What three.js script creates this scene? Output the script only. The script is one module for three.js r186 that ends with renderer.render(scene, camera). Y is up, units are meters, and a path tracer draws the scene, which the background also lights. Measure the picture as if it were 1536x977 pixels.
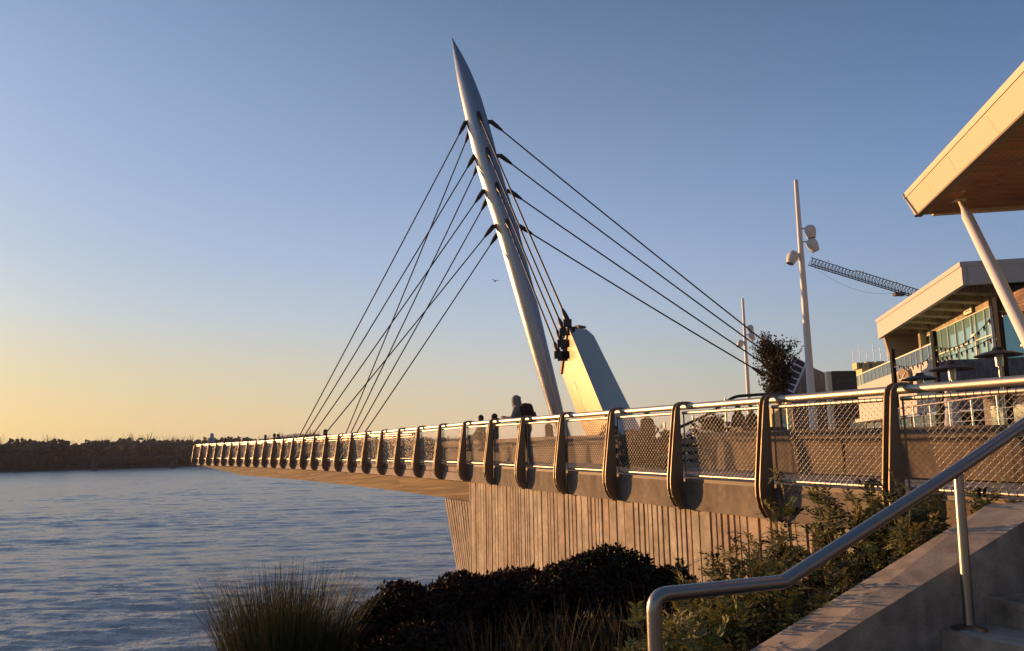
import * as THREE from 'three';
import { mergeGeometries, toCreasedNormals } from 'three/addons/utils/BufferGeometryUtils.js';
import { ConvexGeometry } from 'three/addons/geometries/ConvexGeometry.js';
import { RoundedBoxGeometry } from 'three/addons/geometries/RoundedBoxGeometry.js';

// ───────────────────────── camera, sky, sun, exposure
const scene = new THREE.Scene();
const camera = new THREE.PerspectiveCamera(44.3, 1536 / 977, 0.1, 9000);
camera.rotation.order = 'YXZ';
camera.position.set(0, 0, 0);            // y = 0 is the photographer's eye
camera.rotation.set(0.1537, 0, -0.015);
const EXPO = 1.75;
const sunAz = THREE.MathUtils.degToRad(53), sunEl = THREE.MathUtils.degToRad(4.7);
const sunDir = new THREE.Vector3(-Math.sin(sunAz) * Math.cos(sunEl), Math.sin(sunEl), -Math.cos(sunAz) * Math.cos(sunEl));
{
  const s2l = c => { c /= 255; return c <= 0.04045 ? c / 12.92 : Math.pow((c + 0.055) / 1.055, 2.4); };
  // rows: elevation; three columns: azimuth away from the sun 20, 53 and 86 degrees, then the far side
  const els = [0, 2, 5, 9, 13, 18, 24, 31, 50, 90];
  const cols = {
    20: [[250, 218, 145], [244, 214, 150], [226, 212, 175], [198, 208, 212], [176, 196, 220], [160, 185, 219], [146, 173, 212], [126, 153, 193], [98, 128, 172], [74, 104, 148]],
    53: [[226, 200, 160], [220, 202, 170], [206, 204, 190], [182, 196, 212], [164, 184, 214], [143, 167, 202], [123, 147, 180], [101, 127, 160], [80, 107, 146], [74, 104, 148]],
    86: [[178, 174, 160], [172, 175, 168], [160, 176, 182], [145, 168, 192], [130, 157, 193], [112, 142, 183], [94, 123, 164], [76, 104, 143], [68, 95, 135], [74, 104, 148]],
    180: [[100, 106, 122], [102, 109, 126], [100, 113, 134], [92, 111, 140], [84, 107, 142], [76, 101, 138], [68, 94, 132], [62, 88, 126], [64, 92, 132], [74, 104, 148]],
  };
  const azs = [20, 53, 86, 180];
  const W = 1024, H = 512, data = new Float32Array(W * H * 4);
  const d = new THREE.Vector3(), col = [0, 0, 0];
  const lin = {}; for (const a of azs) lin[a] = cols[a].map(c => c.map(s2l));
  for (let j = 0; j < H; j++) for (let i = 0; i < W; i++) {
    const th = ((i + 0.5) / W - 0.5) * 2 * Math.PI, el = ((j + 0.5) / H - 0.5) * Math.PI;
    d.set(Math.cos(el) * Math.cos(th), Math.sin(el), Math.cos(el) * Math.sin(th));
    let e = THREE.MathUtils.radToDeg(el);
    const sa = Math.atan2(sunDir.x, -sunDir.z), va = Math.atan2(d.x, -d.z);
    let da = Math.abs(THREE.MathUtils.radToDeg(va - sa)); if (da > 180) da = 360 - da;
    const below = e < 0; if (below) e = 0;
    let r = 0; while (r < els.length - 2 && e > els[r + 1]) r++;
    const fe = (e - els[r]) / (els[r + 1] - els[r]);
    let a = 0; while (a < azs.length - 2 && da > azs[a + 1]) a++;
    const fa = Math.max(-0.35, Math.min(1, (da - azs[a]) / (azs[a + 1] - azs[a])));
    const ang = THREE.MathUtils.radToDeg(Math.acos(THREE.MathUtils.clamp(d.dot(sunDir), -1, 1)));
    const glow = 2.6 * Math.exp(-ang / 6.5);
    const g3 = [glow, glow * 0.72, glow * 0.34];
    for (let k = 0; k < 3; k++) {
      const A = lin[azs[a]], B = lin[azs[a + 1]];
      const p = A[r][k] * (1 - fe) + A[r + 1][k] * fe, q = B[r][k] * (1 - fe) + B[r + 1][k] * fe;
      let v = Math.max(0, p * (1 - fa) + q * fa) + g3[k];
      if (below) v *= 0.35;
      data[(j * W + i) * 4 + k] = v / EXPO;
    }
    data[(j * W + i) * 4 + 3] = 1;
  }
  const sky = new THREE.DataTexture(data, W, H, THREE.RGBAFormat, THREE.FloatType);
  sky.mapping = THREE.EquirectangularReflectionMapping;
  sky.magFilter = THREE.LinearFilter; sky.minFilter = THREE.LinearFilter; sky.wrapS = THREE.RepeatWrapping;
  sky.needsUpdate = true;
  scene.background = sky; scene.environment = sky;
}
const sun = new THREE.DirectionalLight(new THREE.Color().setRGB(1, 0.55, 0.235), 4.9);
sun.position.copy(sunDir).multiplyScalar(300).add(new THREE.Vector3(0, 0, -30));
sun.target.position.set(0, 0, -30); scene.add(sun, sun.target);
sun.castShadow = true; sun.shadow.radius = 1.0; sun.shadow.mapSize.set(4096, 4096);
Object.assign(sun.shadow.camera, { left: -70, right: 70, top: 45, bottom: -45, near: 1, far: 700 });
const renderer = new THREE.WebGLRenderer({ antialias: true });
renderer.setSize(1024, 651);
renderer.toneMapping = THREE.LinearToneMapping;
renderer.toneMappingExposure = EXPO;
renderer.shadowMap.enabled = true;

// ───────────────────────── helpers
let seed = 7;
const rnd = () => { seed = (seed * 1664525 + 1013904223) >>> 0; return seed / 4294967296; };
const rr = (a, b) => a + (b - a) * rnd();
const reseed = s => { seed = s >>> 0; };
const V = (x, y, z) => new THREE.Vector3(x, y, z);
const UP = V(0, 1, 0);
scene.fog = new THREE.FogExp2(new THREE.Color().setRGB(0.62, 0.62, 0.64), 0.00009);
const used = {};
function numbered(n) { const k = used[n] = (used[n] ?? -1) + 1; return k ? n + '_' + String(k).padStart(3, '0') : n; }
function fin(m) { m.castShadow = m.receiveShadow = true; return m; }
function boxUV(g) {           // uv in metres by dominant axis
  if (g.index) g = g.toNonIndexed();
  const p = g.attributes.position, uv = new Float32Array(p.count * 2);
  const a = V(), b = V(), c = V(), n = V();
  for (let i = 0; i < p.count; i += 3) {
    a.fromBufferAttribute(p, i); b.fromBufferAttribute(p, i + 1); c.fromBufferAttribute(p, i + 2);
    n.copy(b).sub(a).cross(c.clone().sub(a));
    const ax = Math.abs(n.x), ay = Math.abs(n.y), az = Math.abs(n.z);
    [a, b, c].forEach((q, k) => {
      const [u, v] = ay >= ax && ay >= az ? [q.x, q.z] : ax >= az ? [q.z, q.y] : [q.x, q.y];
      uv[(i + k) * 2] = u; uv[(i + k) * 2 + 1] = v;
    });
  }
  g.setAttribute('uv', new THREE.BufferAttribute(uv, 2));
  return g;
}
function clean(g) {
  if (g.index) g = g.toNonIndexed();
  for (const k of Object.keys(g.attributes)) if (!['position', 'normal', 'uv'].includes(k)) g.deleteAttribute(k);
  if (!g.attributes.normal) g.computeVertexNormals();
  if (!g.attributes.uv) g.setAttribute('uv', new THREE.BufferAttribute(new Float32Array(g.attributes.position.count * 2), 2));
  return g;
}
const join = list => list.length === 1 ? clean(list[0]) : mergeGeometries(list.map(clean));
function part(name, geo, mat, parent) {
  const m = fin(new THREE.Mesh(Array.isArray(geo) ? join(geo) : geo, mat)); m.name = name; parent.add(m); return m;
}
function piece(name, parent, pos) { const g = new THREE.Group(); g.name = name; if (pos) g.position.copy(pos); parent.add(g); return g; }
function thing(name, label, category, pos, turn = 0, group) {
  const g = new THREE.Group(); g.name = numbered(name); scene.add(g);
  if (pos) g.position.copy(pos); g.rotation.y = turn;
  g.userData = { label, category }; if (group) g.userData.group = group;
  return g;
}
function solo(name, label, category, geo, mat, group) {
  const m = fin(new THREE.Mesh(Array.isArray(geo) ? join(geo) : geo, mat)); m.name = numbered(name); scene.add(m);
  m.userData = { label, category }; if (group) m.userData.group = group; return m;
}
function setting(name, geo, mat, kind = 'structure', label) {
  const m = fin(new THREE.Mesh(Array.isArray(geo) ? join(geo) : geo, mat)); m.name = numbered(name); scene.add(m);
  m.userData = { kind }; if (label) m.userData.label = label; return m;
}
function box(w, h, d, x = 0, y = 0, z = 0) { return boxUV(new THREE.BoxGeometry(w, h, d).translate(x, y, z)); }
function rbox(w, h, d, r, x = 0, y = 0, z = 0) { return boxUV(new RoundedBoxGeometry(w, h, d, 2, r).translate(x, y, z)); }
function rod(a, b, r1, r2 = r1, seg = 8, caps = true) {
  const L = a.distanceTo(b), g = new THREE.CylinderGeometry(r2, r1, L, seg, 1, !caps);
  g.applyQuaternion(new THREE.Quaternion().setFromUnitVectors(UP, b.clone().sub(a).divideScalar(L)));
  g.translate((a.x + b.x) / 2, (a.y + b.y) / 2, (a.z + b.z) / 2); return g;
}
class Poly extends THREE.Curve {   // polyline with small rounded bends
  constructor(pts) { super(); this.p = pts; this.l = [0]; for (let i = 1; i < pts.length; i++) this.l.push(this.l[i - 1] + pts[i].distanceTo(pts[i - 1])); }
  getPoint(t, o = V()) { const L = t * this.l.at(-1); let i = 1; while (i < this.l.length - 1 && this.l[i] < L) i++; return o.lerpVectors(this.p[i - 1], this.p[i], (L - this.l[i - 1]) / (this.l[i] - this.l[i - 1])); }
}
function bend(pts, r, n = 5) {      // rounds the corners of a polyline
  const out = [pts[0]];
  for (let i = 1; i < pts.length - 1; i++) {
    const a = pts[i].clone().add(pts[i - 1].clone().sub(pts[i]).setLength(r)), b = pts[i].clone().add(pts[i + 1].clone().sub(pts[i]).setLength(r));
    for (let k = 0; k <= n; k++) { const t = k / n; out.push(a.clone().multiplyScalar((1 - t) ** 2).addScaledVector(pts[i], 2 * t * (1 - t)).addScaledVector(b, t * t)); }
  }
  out.push(pts.at(-1)); return out;
}
function pipe(pts, r, seg = 10) {   // tube through points, mitred, capped
  const n = pts.length, pos = [], nor = [], uv = [], idx = [];
  let side = null; let len = 0;
  for (let i = 0; i < n; i++) {
    const a = pts[Math.max(0, i - 1)], b = pts[Math.min(n - 1, i + 1)], t = b.clone().sub(a).normalize();
    if (!side) { side = Math.abs(t.y) > 0.9 ? V(1, 0, 0) : V(0, 1, 0); }
    side.addScaledVector(t, -side.dot(t)).normalize(); const bi = t.clone().cross(side);
    if (i) len += pts[i].distanceTo(pts[i - 1]);
    const rad = Array.isArray(r) ? r[i] : r;
    for (let k = 0; k <= seg; k++) {
      const A = k / seg * Math.PI * 2, c = Math.cos(A), s = Math.sin(A);
      const nx = side.clone().multiplyScalar(c).addScaledVector(bi, s);
      pos.push(pts[i].x + nx.x * rad, pts[i].y + nx.y * rad, pts[i].z + nx.z * rad); nor.push(nx.x, nx.y, nx.z); uv.push(len, k / seg * 6.28 * rad);
    }
  }
  for (let i = 0; i < n - 1; i++) for (let k = 0; k < seg; k++) { const q = i * (seg + 1) + k; idx.push(q, q + 1, q + seg + 1, q + 1, q + seg + 2, q + seg + 1); }
  const cap = (i, d) => { const c = pos.length / 3, t = pts[i].clone().sub(pts[i + d]).normalize(); pos.push(pts[i].x, pts[i].y, pts[i].z); nor.push(t.x, t.y, t.z); uv.push(0, 0);
    for (let k = 0; k <= seg; k++) { const q = (i * (seg + 1) + k) * 3; pos.push(pos[q], pos[q + 1], pos[q + 2]); nor.push(t.x, t.y, t.z); uv.push(0, 0); }
    for (let k = 0; k < seg; k++) d > 0 ? idx.push(c, c + 2 + k, c + 1 + k) : idx.push(c, c + 1 + k, c + 2 + k); };
  cap(0, 1); cap(n - 1, -1);
  const g = new THREE.BufferGeometry();
  g.setAttribute('position', new THREE.Float32BufferAttribute(pos, 3)); g.setAttribute('normal', new THREE.Float32BufferAttribute(nor, 3)); g.setAttribute('uv', new THREE.Float32BufferAttribute(uv, 2)); g.setIndex(idx);
  return g;
}
function hexa(b, t) {   // b, t: 4 bottom and 4 top corners in the same order
  const f = (a, c, d, e) => [a, c, d, a, d, e];
  const list = [...f(t[0], t[1], t[2], t[3]), ...f(b[3], b[2], b[1], b[0])];
  for (let i = 0; i < 4; i++) { const j = (i + 1) % 4; list.push(...f(b[i], b[j], t[j], t[i])); }
  const g = new THREE.BufferGeometry(); g.setAttribute('position', new THREE.Float32BufferAttribute(list.flatMap(v => [v.x, v.y, v.z]), 3));
  g.computeVertexNormals(); return boxUV(g);
}
function tris(list) { const g = new THREE.BufferGeometry(); g.setAttribute('position', new THREE.Float32BufferAttribute(list.flatMap(v => [v.x, v.y, v.z]), 3)); g.computeVertexNormals(); return boxUV(g); }
function hull(pts) { return boxUV(new ConvexGeometry(pts)); }
function extrude(pts2, depth, bevel = 0, holes) {
  const s = new THREE.Shape(pts2.map(p => new THREE.Vector2(p[0], p[1]))); if (holes) s.holes = holes;
  return boxUV(new THREE.ExtrudeGeometry(s, { depth, bevelEnabled: bevel > 0, bevelSize: bevel, bevelThickness: bevel, bevelSegments: 2, curveSegments: 16 }));
}

// ───────────────────────── procedural textures
function noiseGrid(n, s) { reseed(s); const g = new Float32Array(n * n); for (let i = 0; i < n * n; i++) g[i] = rnd(); return (x, y) => { const xi = Math.floor(x), yi = Math.floor(y); let fx = x - xi, fy = y - yi; fx = fx * fx * (3 - 2 * fx); fy = fy * fy * (3 - 2 * fy); const m = (a, b) => g[((b % n + n) % n) * n + (a % n + n) % n]; return (m(xi, yi) * (1 - fx) + m(xi + 1, yi) * fx) * (1 - fy) + (m(xi, yi + 1) * (1 - fx) + m(xi + 1, yi + 1) * fx) * fy; }; }
function tex(n, f, rep, srgb = true) {
  const d = new Uint8Array(n * n * 4);
  for (let j = 0; j < n; j++) for (let i = 0; i < n; i++) { const c = f(i / n, j / n, i, j); for (let k = 0; k < 3; k++) d[(j * n + i) * 4 + k] = Math.max(0, Math.min(255, (Array.isArray(c) ? c[k] : c) * 255)); d[(j * n + i) * 4 + 3] = 255; }
  const t = new THREE.DataTexture(d, n, n); t.wrapS = t.wrapT = THREE.RepeatWrapping; t.magFilter = THREE.LinearFilter; t.minFilter = THREE.LinearMipmapLinearFilter; t.generateMipmaps = true;
  if (srgb) t.colorSpace = THREE.SRGBColorSpace; t.repeat.set(rep[0], rep[1]); t.needsUpdate = true; return t;
}
const N8 = noiseGrid(8, 11), N32 = noiseGrid(32, 12), N128 = noiseGrid(128, 13), N256 = noiseGrid(256, 14);
const fbm = (u, v) => 0.4 * N8(u * 8, v * 8) + 0.3 * N32(u * 32, v * 32) + 0.2 * N128(u * 128, v * 128) + 0.1 * N256(u * 256, v * 256);
const concreteMap = tex(512, (u, v) => { const n = fbm(u, v), st = N32(u * 32, v * 4); let c = 0.72 + 0.38 * (n - 0.5) + 0.14 * (st - 0.5); if (N128(u * 128, v * 128) > 0.93) c -= 0.14; return [c, c * 0.985, c * 0.96]; }, [0.4, 0.4]);
const concreteBump = tex(512, (u, v) => { let h = 0.5 + 0.5 * (N256(u * 256, v * 256) - 0.5) + 0.3 * (N32(u * 32, v * 32) - 0.5); if (N128(u * 128 + 3.3, v * 128) > 0.9) h -= 0.25; return h; }, [0.4, 0.4], false);
const boardMap = tex(512, (u, v) => { const g = N256(u * 8, v * 256) * 0.5 + N128(u * 4, v * 64) * 0.5, b = N32(u * 2, v * 18); const c = 0.66 + 0.34 * (g - 0.5) + 0.26 * (b - 0.5); return [c, c * 0.95, c * 0.88]; }, [0.16, 0.5]);
const woodMap = tex(512, (u, v) => { const pl = Math.floor(v * 12), e = (v * 12) % 1, g = N128(u * 6 + pl * 3.7, v * 128) * 0.6 + N8(u * 3 + pl * 1.3, pl) * 0.4; let c = 0.6 + 0.45 * (g - 0.5); if (e < 0.05) c *= 0.55; return [c, c * 0.82, c * 0.62]; }, [0.3, 0.6]);
const brushMap = tex(256, (u, v) => 0.86 + 0.16 * (N256(u * 6, v * 256) - 0.5) + 0.14 * (N8(u * 8, v * 8) - 0.5), [0.7, 0.7], false);
const soilMap = tex(256, (u, v) => { const n = fbm(u, v); return [0.5 + 0.6 * (n - 0.5), 0.44 + 0.55 * (n - 0.5), 0.36 + 0.5 * (n - 0.5)]; }, [0.5, 0.5]);

const C = (r, g, b) => new THREE.Color().setRGB(r, g, b);
const std = o => new THREE.MeshStandardMaterial(o);
const M = {
  rib: std({ color: C(0.66, 0.54, 0.42), map: concreteMap, bumpMap: concreteBump, bumpScale: 0.004, roughness: 0.9 }),
  ribWarm: std({ color: C(0.66, 0.5, 0.38), map: concreteMap, bumpMap: concreteBump, bumpScale: 0.004, roughness: 0.9 }),
  ribPale: std({ color: C(0.73, 0.62, 0.49), map: concreteMap, bumpMap: concreteBump, bumpScale: 0.004, roughness: 0.9 }),
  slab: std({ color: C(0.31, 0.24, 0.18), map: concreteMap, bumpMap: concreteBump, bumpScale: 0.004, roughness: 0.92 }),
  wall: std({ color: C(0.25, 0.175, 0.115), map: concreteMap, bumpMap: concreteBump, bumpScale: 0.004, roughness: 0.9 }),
  stair: std({ color: C(0.66, 0.54, 0.42), map: concreteMap, bumpMap: concreteBump, bumpScale: 0.0012, roughness: 0.93 }),
  paving: std({ color: C(0.66, 0.54, 0.42), map: concreteMap, bumpMap: concreteBump, bumpScale: 0.003, roughness: 0.92 }),
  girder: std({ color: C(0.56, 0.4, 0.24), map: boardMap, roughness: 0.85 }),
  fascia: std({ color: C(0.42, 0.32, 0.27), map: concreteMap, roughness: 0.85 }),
  steel: std({ color: C(0.34, 0.3, 0.26), metalness: 1, roughness: 0.4, roughnessMap: brushMap }),
  rail: std({ color: C(0.5, 0.43, 0.34), metalness: 1, roughness: 0.55, roughnessMap: brushMap }),
  plate: std({ color: C(0.21, 0.16, 0.105), metalness: 0.8, roughness: 0.62, roughnessMap: brushMap }),
  dark: std({ color: C(0.05, 0.045, 0.045), metalness: 0.6, roughness: 0.5 }),
  cable: std({ color: C(0.06, 0.055, 0.055), metalness: 0.5, roughness: 0.5 }),
  wire: std({ color: C(0.42, 0.37, 0.3), metalness: 1, roughness: 0.5 }),
  ferrule: std({ color: C(0.75, 0.68, 0.56), metalness: 1, roughness: 0.45 }),
  mast: std({ color: C(0.34, 0.34, 0.35), metalness: 0.85, roughness: 0.36, roughnessMap: brushMap }),
  clad: std({ color: C(0.58, 0.44, 0.31), metalness: 1, roughness: 0.17 }),
  white: std({ color: C(0.66, 0.62, 0.58), roughness: 0.5 }),
  lamp: std({ color: C(0.6, 0.58, 0.55), roughness: 0.4 }),
  lens: std({ color: C(0.03, 0.03, 0.03), roughness: 0.2 }),
  crane: std({ color: C(0.03, 0.06, 0.14), roughness: 0.5 }),
  stucco: std({ color: C(0.66, 0.54, 0.36), map: concreteMap, roughness: 0.85 }),
  panel: std({ color: C(0.5, 0.42, 0.36), roughness: 0.6 }),
  canopy: std({ color: C(0.62, 0.5, 0.35), roughness: 0.55 }),
  soffit: std({ color: C(0.95, 0.6, 0.32), map: woodMap, roughness: 0.6 }),
  wood: std({ color: C(0.85, 0.62, 0.38), map: woodMap, roughness: 0.6 }),
  brown: std({ color: C(0.2, 0.14, 0.085), roughness: 0.7 }),
  beam: std({ color: C(0.34, 0.25, 0.15), roughness: 0.7 }),
  grey: std({ color: C(0.32, 0.31, 0.33), map: concreteMap, roughness: 0.8 }),
  teal: new THREE.MeshPhysicalMaterial({ color: C(0.34, 0.6, 0.6), roughness: 0.06, metalness: 0.65, specularIntensity: 1 }),
  tint: new THREE.MeshPhysicalMaterial({ color: C(0.02, 0.05, 0.05), roughness: 0.08, metalness: 0.1 }),
  glass: new THREE.MeshPhysicalMaterial({ color: C(0.75, 0.86, 0.86), transmission: 1, thickness: 0, roughness: 0.05, ior: 1.5 }),
  frame: std({ color: C(0.55, 0.56, 0.55), metalness: 0.6, roughness: 0.4 }),
  black: std({ color: C(0.012, 0.01, 0.009), roughness: 0.95 }),
  interior: std({ color: C(0.2, 0.17, 0.14), roughness: 0.9 }),
  kiosk: std({ color: C(0.085, 0.07, 0.065), roughness: 0.7 }),
  house: std({ color: C(0.62, 0.5, 0.22), roughness: 0.8 }),
  trim: std({ color: C(0.75, 0.7, 0.55), roughness: 0.7 }),
  bark: std({ color: C(0.1, 0.07, 0.045), roughness: 0.95 }),
  soil: std({ color: C(0.045, 0.034, 0.025), map: soilMap, roughness: 1 }),
  farTree: std({ color: C(0.12, 0.09, 0.06), roughness: 1 }),
  farGround: std({ color: C(0.09, 0.07, 0.045), roughness: 1 }),
  hill: std({ color: C(0.1, 0.1, 0.1), roughness: 1 }),
  rust: std({ color: C(0.075, 0.05, 0.04), roughness: 0.8 }),
  cloth: std({ color: C(0.4, 0.38, 0.4), roughness: 0.95 }),
  bulb: std({ color: C(0.7, 0.66, 0.55), roughness: 0.15 }),
};
const leaf = (r, g, b, t = 0.35) => new THREE.MeshPhysicalMaterial({ color: C(r, g, b), roughness: 0.75, transmission: t, thickness: 0, side: THREE.DoubleSide, specularIntensity: 0.4 });
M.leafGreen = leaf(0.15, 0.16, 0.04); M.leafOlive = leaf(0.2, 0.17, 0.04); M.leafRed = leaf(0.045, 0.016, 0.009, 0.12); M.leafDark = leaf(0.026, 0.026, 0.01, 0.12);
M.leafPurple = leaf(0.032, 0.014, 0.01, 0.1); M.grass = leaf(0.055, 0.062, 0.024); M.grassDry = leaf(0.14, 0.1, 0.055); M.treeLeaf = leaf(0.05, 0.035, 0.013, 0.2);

// ───────────────────────── water
const WATER = -8.05;
{
  reseed(41);
  const waves = []; for (let i = 0; i < 56; i++) { const wl = 0.5 * Math.pow(22, i / 55), a = rr(-0.42, 0.42) + 1.45; waves.push([2 * Math.PI / wl, Math.cos(a), Math.sin(a), rr(0, 6.28), wl]); }
  const gust = noiseGrid(64, 77), NA = 800, ND = 820, pos = new Float32Array((NA + 1) * (ND + 1) * 3), idx = [];
  const cx = 0, cz = 0;
  for (let j = 0; j <= ND; j++) {
    const d = j < 780 ? 18 * Math.pow(640 / 18, j / 780) : 640 * Math.pow(7000 / 640, (j - 780) / 40), cell = d * 0.0042;
    for (let i = 0; i <= NA; i++) {
      const a = -1.02 + 1.24 * i / NA, x = cx + Math.sin(a) * d, z = cz - Math.cos(a) * d;
      const g = 0.45 + 0.8 * gust(x / 34 + z / 90, z / 8 - x / 70) + 0.45 * gust(x / 90 + 9, z / 40);
      let y = 0;
      if (d < 1400) for (const [k, c, s, ph, wl] of waves) { const f = wl / (cell * 2.2); if (f < 0.3) continue; y += Math.min(1, f - 0.3) * 0.0058 * Math.pow(wl, 0.42) * Math.sin(k * (x * c + z * s) + ph + 5 * gust(x / (3 * wl) + ph, z / (2 * wl) + ph * 3)); }
      const q = (j * (NA + 1) + i) * 3; pos[q] = x; pos[q + 1] = WATER + y * g; pos[q + 2] = z;
    }
  }
  for (let j = 0; j < ND; j++) for (let i = 0; i < NA; i++) { const q = j * (NA + 1) + i; idx.push(q, q + 1, q + NA + 1, q + 1, q + NA + 2, q + NA + 1); }
  const g = new THREE.BufferGeometry(); g.setAttribute('position', new THREE.BufferAttribute(pos, 3)); g.setIndex(idx); g.computeVertexNormals();
  const uv = new Float32Array((NA + 1) * (ND + 1) * 2); for (let i = 0; i < pos.length / 3; i++) { uv[2 * i] = pos[3 * i]; uv[2 * i + 1] = pos[3 * i + 2]; } g.setAttribute('uv', new THREE.BufferAttribute(uv, 2));
  const rip = tex(512, (u, v) => 0.5 + 0.55 * (N32(u * 32, v * 32) - 0.5) + 0.45 * (N128(u * 128, v * 128) - 0.5), [0.11, 0.17], false);
  const m = new THREE.MeshPhysicalMaterial({ color: C(0.33, 0.325, 0.31), roughness: 0.17, ior: 1.33, bumpMap: rip, bumpScale: 0.06 });
  const rest = []; for (const [a0, a1] of [[0.22, 1.3], [-2.2, -1.02]]) for (let i = 0; i < 24; i++) { const p = a0 + (a1 - a0) * i / 24, q = a0 + (a1 - a0) * (i + 1) / 24, P = (a, d) => V(Math.sin(a) * d, WATER, -Math.cos(a) * d); rest.push(P(p, 18), P(q, 18), P(q, 7000), P(p, 18), P(q, 7000), P(p, 7000)); }
  setting('water', [g, tris(rest)], m);
}

// ───────────────────────── far shore, hills
{
  const line = [V(-900, 0, 120), V(-420, 0, -260), V(-272, 0, -430), V(-213, 0, -540), V(-150, 0, -640), V(-45, 0, -790), V(250, 0, -1200), V(800, 0, -1700), V(1800, 0, -2300)];
  const top = [], list = [];
  const inland = p => p.clone().add(V(-0.75, 0, -0.66).multiplyScalar(700));
  for (let i = 0; i < line.length - 1; i++) {
    const a = line[i], b = line[i + 1], N = 14;
    for (let k = 0; k < N; k++) {
      const p = a.clone().lerp(b, k / N), q = a.clone().lerp(b, (k + 1) / N);
      const y = v => v.clone().setY(WATER - 0.5), y2 = v => v.clone().add(V(-9, 0, -8)).setY(WATER + 3.4), y3 = v => inland(v).setY(WATER + 11);
      for (const [f, g] of [[y, y2], [y2, y3]]) list.push(f(p), f(q), g(q), f(p), g(q), g(p));
    }
  }
  setting('far_shore', tris(list), M.farGround);
  // the wood on the far bank reads as one mass
  const protos = [];
  for (let v = 0; v < 4; v++) {
    reseed(300 + v); const gs = [];
    gs.push(rod(V(0, 0, 0), V(0, 9, 0), 0.5, 0.25, 5, false));
    const tops = [[0, 0, 5.2, 15]]; for (let q = 0; q < 5; q++) tops.push([rr(-3, 3), rr(-3, 3), rr(2, 3.4), rr(9, 16)]);
    for (let k = 0; k < 110; k++) {
      const [cx, cz, R, Y] = tops[k % tops.length], d = V(rr(-1, 1), rr(-1, 1), rr(-1, 1)).normalize().multiplyScalar(Math.pow(rnd(), 0.35) * R);
      const g = new THREE.TetrahedronGeometry(rr(0.7, 1.5), 1), p = g.attributes.position;
      for (let i = 0; i < p.count; i++) { const s = 1 + 0.6 * Math.sin(p.getX(i) * 5.1 + k * 1.7 + v) * Math.cos(p.getY(i) * 4.7 + p.getZ(i) * 5.3 + k); p.setXYZ(i, p.getX(i) * s, p.getY(i) * s, p.getZ(i) * s); }
      g.rotateX(rr(0, 6)); g.rotateY(rr(0, 6)); g.computeVertexNormals();
      g.translate(cx + d.x, Math.max(1.2, Math.min(18, Y * 0.8 + d.y * 1.5)), cz + d.z); gs.push(g);
    }
    for (let k = 0; k < 30; k++) { const a = rr(0, 6.28), h = rr(11, 16); gs.push(rod(V(0, h - 3, 0), V(Math.cos(a) * rr(1, 4.5), h + rr(1, 3.4), Math.sin(a) * rr(1, 4.5)), 0.1, 0.03, 3, false)); }
    if (v === 3) for (let k = 0; k < 16; k++) gs.push(rod(V(rr(-1, 1), 12, rr(-1, 1)), V(rr(-5, 5), rr(18, 23), rr(-5, 5)), 0.22, 0.06, 3, false));
    protos.push(clean(join(gs)));
  }
  reseed(91);
  const spots = [[], [], [], []];
  for (let i = 0; i < line.length - 1; i++) {
    const a = line[i], b = line[i + 1], L = a.distanceTo(b);
    for (let s = 0; s < L; s += i > 5 ? 4 : 1.5) {
      const p = a.clone().lerp(b, s / L).add(V(-0.75, 0, -0.66).multiplyScalar(4 + 45 * rnd()));
      spots[Math.floor(rnd() * 4)].push([p, rr(0.78, 1.04) * (0.84 + 0.38 * N8(p.x / 55 + 3, p.z / 55)) * (rnd() < 0.05 ? 1.06 : 1) * (i > 5 ? 1.15 : 1), rr(0, 6.28)]);
    }
    for (let s = 0; s < L; s += 1.3) { const p = a.clone().lerp(b, s / L).add(V(-0.75, 0, -0.66).multiplyScalar(1.5 + 5 * rnd())); spots[Math.floor(rnd() * 3)].push([p, rr(0.25, 0.5), rr(0, 6.28)]); }
  }
  const wood = new THREE.Group(); wood.name = 'far_wood'; wood.userData = { kind: 'stuff', label: 'dark bare autumn wood lining the far river bank' }; scene.add(wood);
  const o = new THREE.Object3D(), col = new THREE.Color();
  spots.forEach((sp, v) => {
    const im = fin(new THREE.InstancedMesh(protos[v], M.farTree, sp.length)); im.name = 'tree_crowns'; im.userData = { kind: 'stuff' };
    sp.forEach(([p, s, a], i) => { o.position.set(p.x, WATER + 1.0, p.z); o.rotation.y = a; o.scale.set(s * rr(0.85, 1.2), s, s * rr(0.85, 1.2)); o.updateMatrix(); im.setMatrixAt(i, o.matrix); const k = rr(0.65, 1.15); const w = rnd() < 0.1 ? 1.5 : 1; im.setColorAt(i, col.setRGB(k * w, k * (w > 1 ? 1.15 : 1), k * 0.9)); });
    wood.add(im);
  });
  const hills = (name, pts, w) => { const l = []; for (let i = 0; i < pts.length - 1; i++) { const [x, h, z] = pts[i], [x2, h2, z2] = pts[i + 1]; const a = V(x, WATER, z), b = V(x2, WATER, z2), c = V(x2 * w, h2, z2 * w), d = V(x * w, h, z * w), e = V(x2 * 1.6, WATER, z2 * 1.6), f = V(x * 1.6, WATER, z * 1.6); l.push(a, b, c, a, c, d, d, c, e, d, e, f); } setting(name, toCreasedNormals(tris(l), 3), M.hill); };
  const ridge = []; reseed(5); for (let i = 0; i <= 60; i++) { const a = -1.3 + 2.7 * i / 60; ridge.push([Math.sin(a) * 3200, 40 + 34 * Math.sin(i * 0.55 + 1) + 16 * Math.sin(i * 1.7) + rr(-5, 5), -Math.cos(a) * 3200]); }
  hills('far_hills', ridge, 1.2);
}
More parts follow.
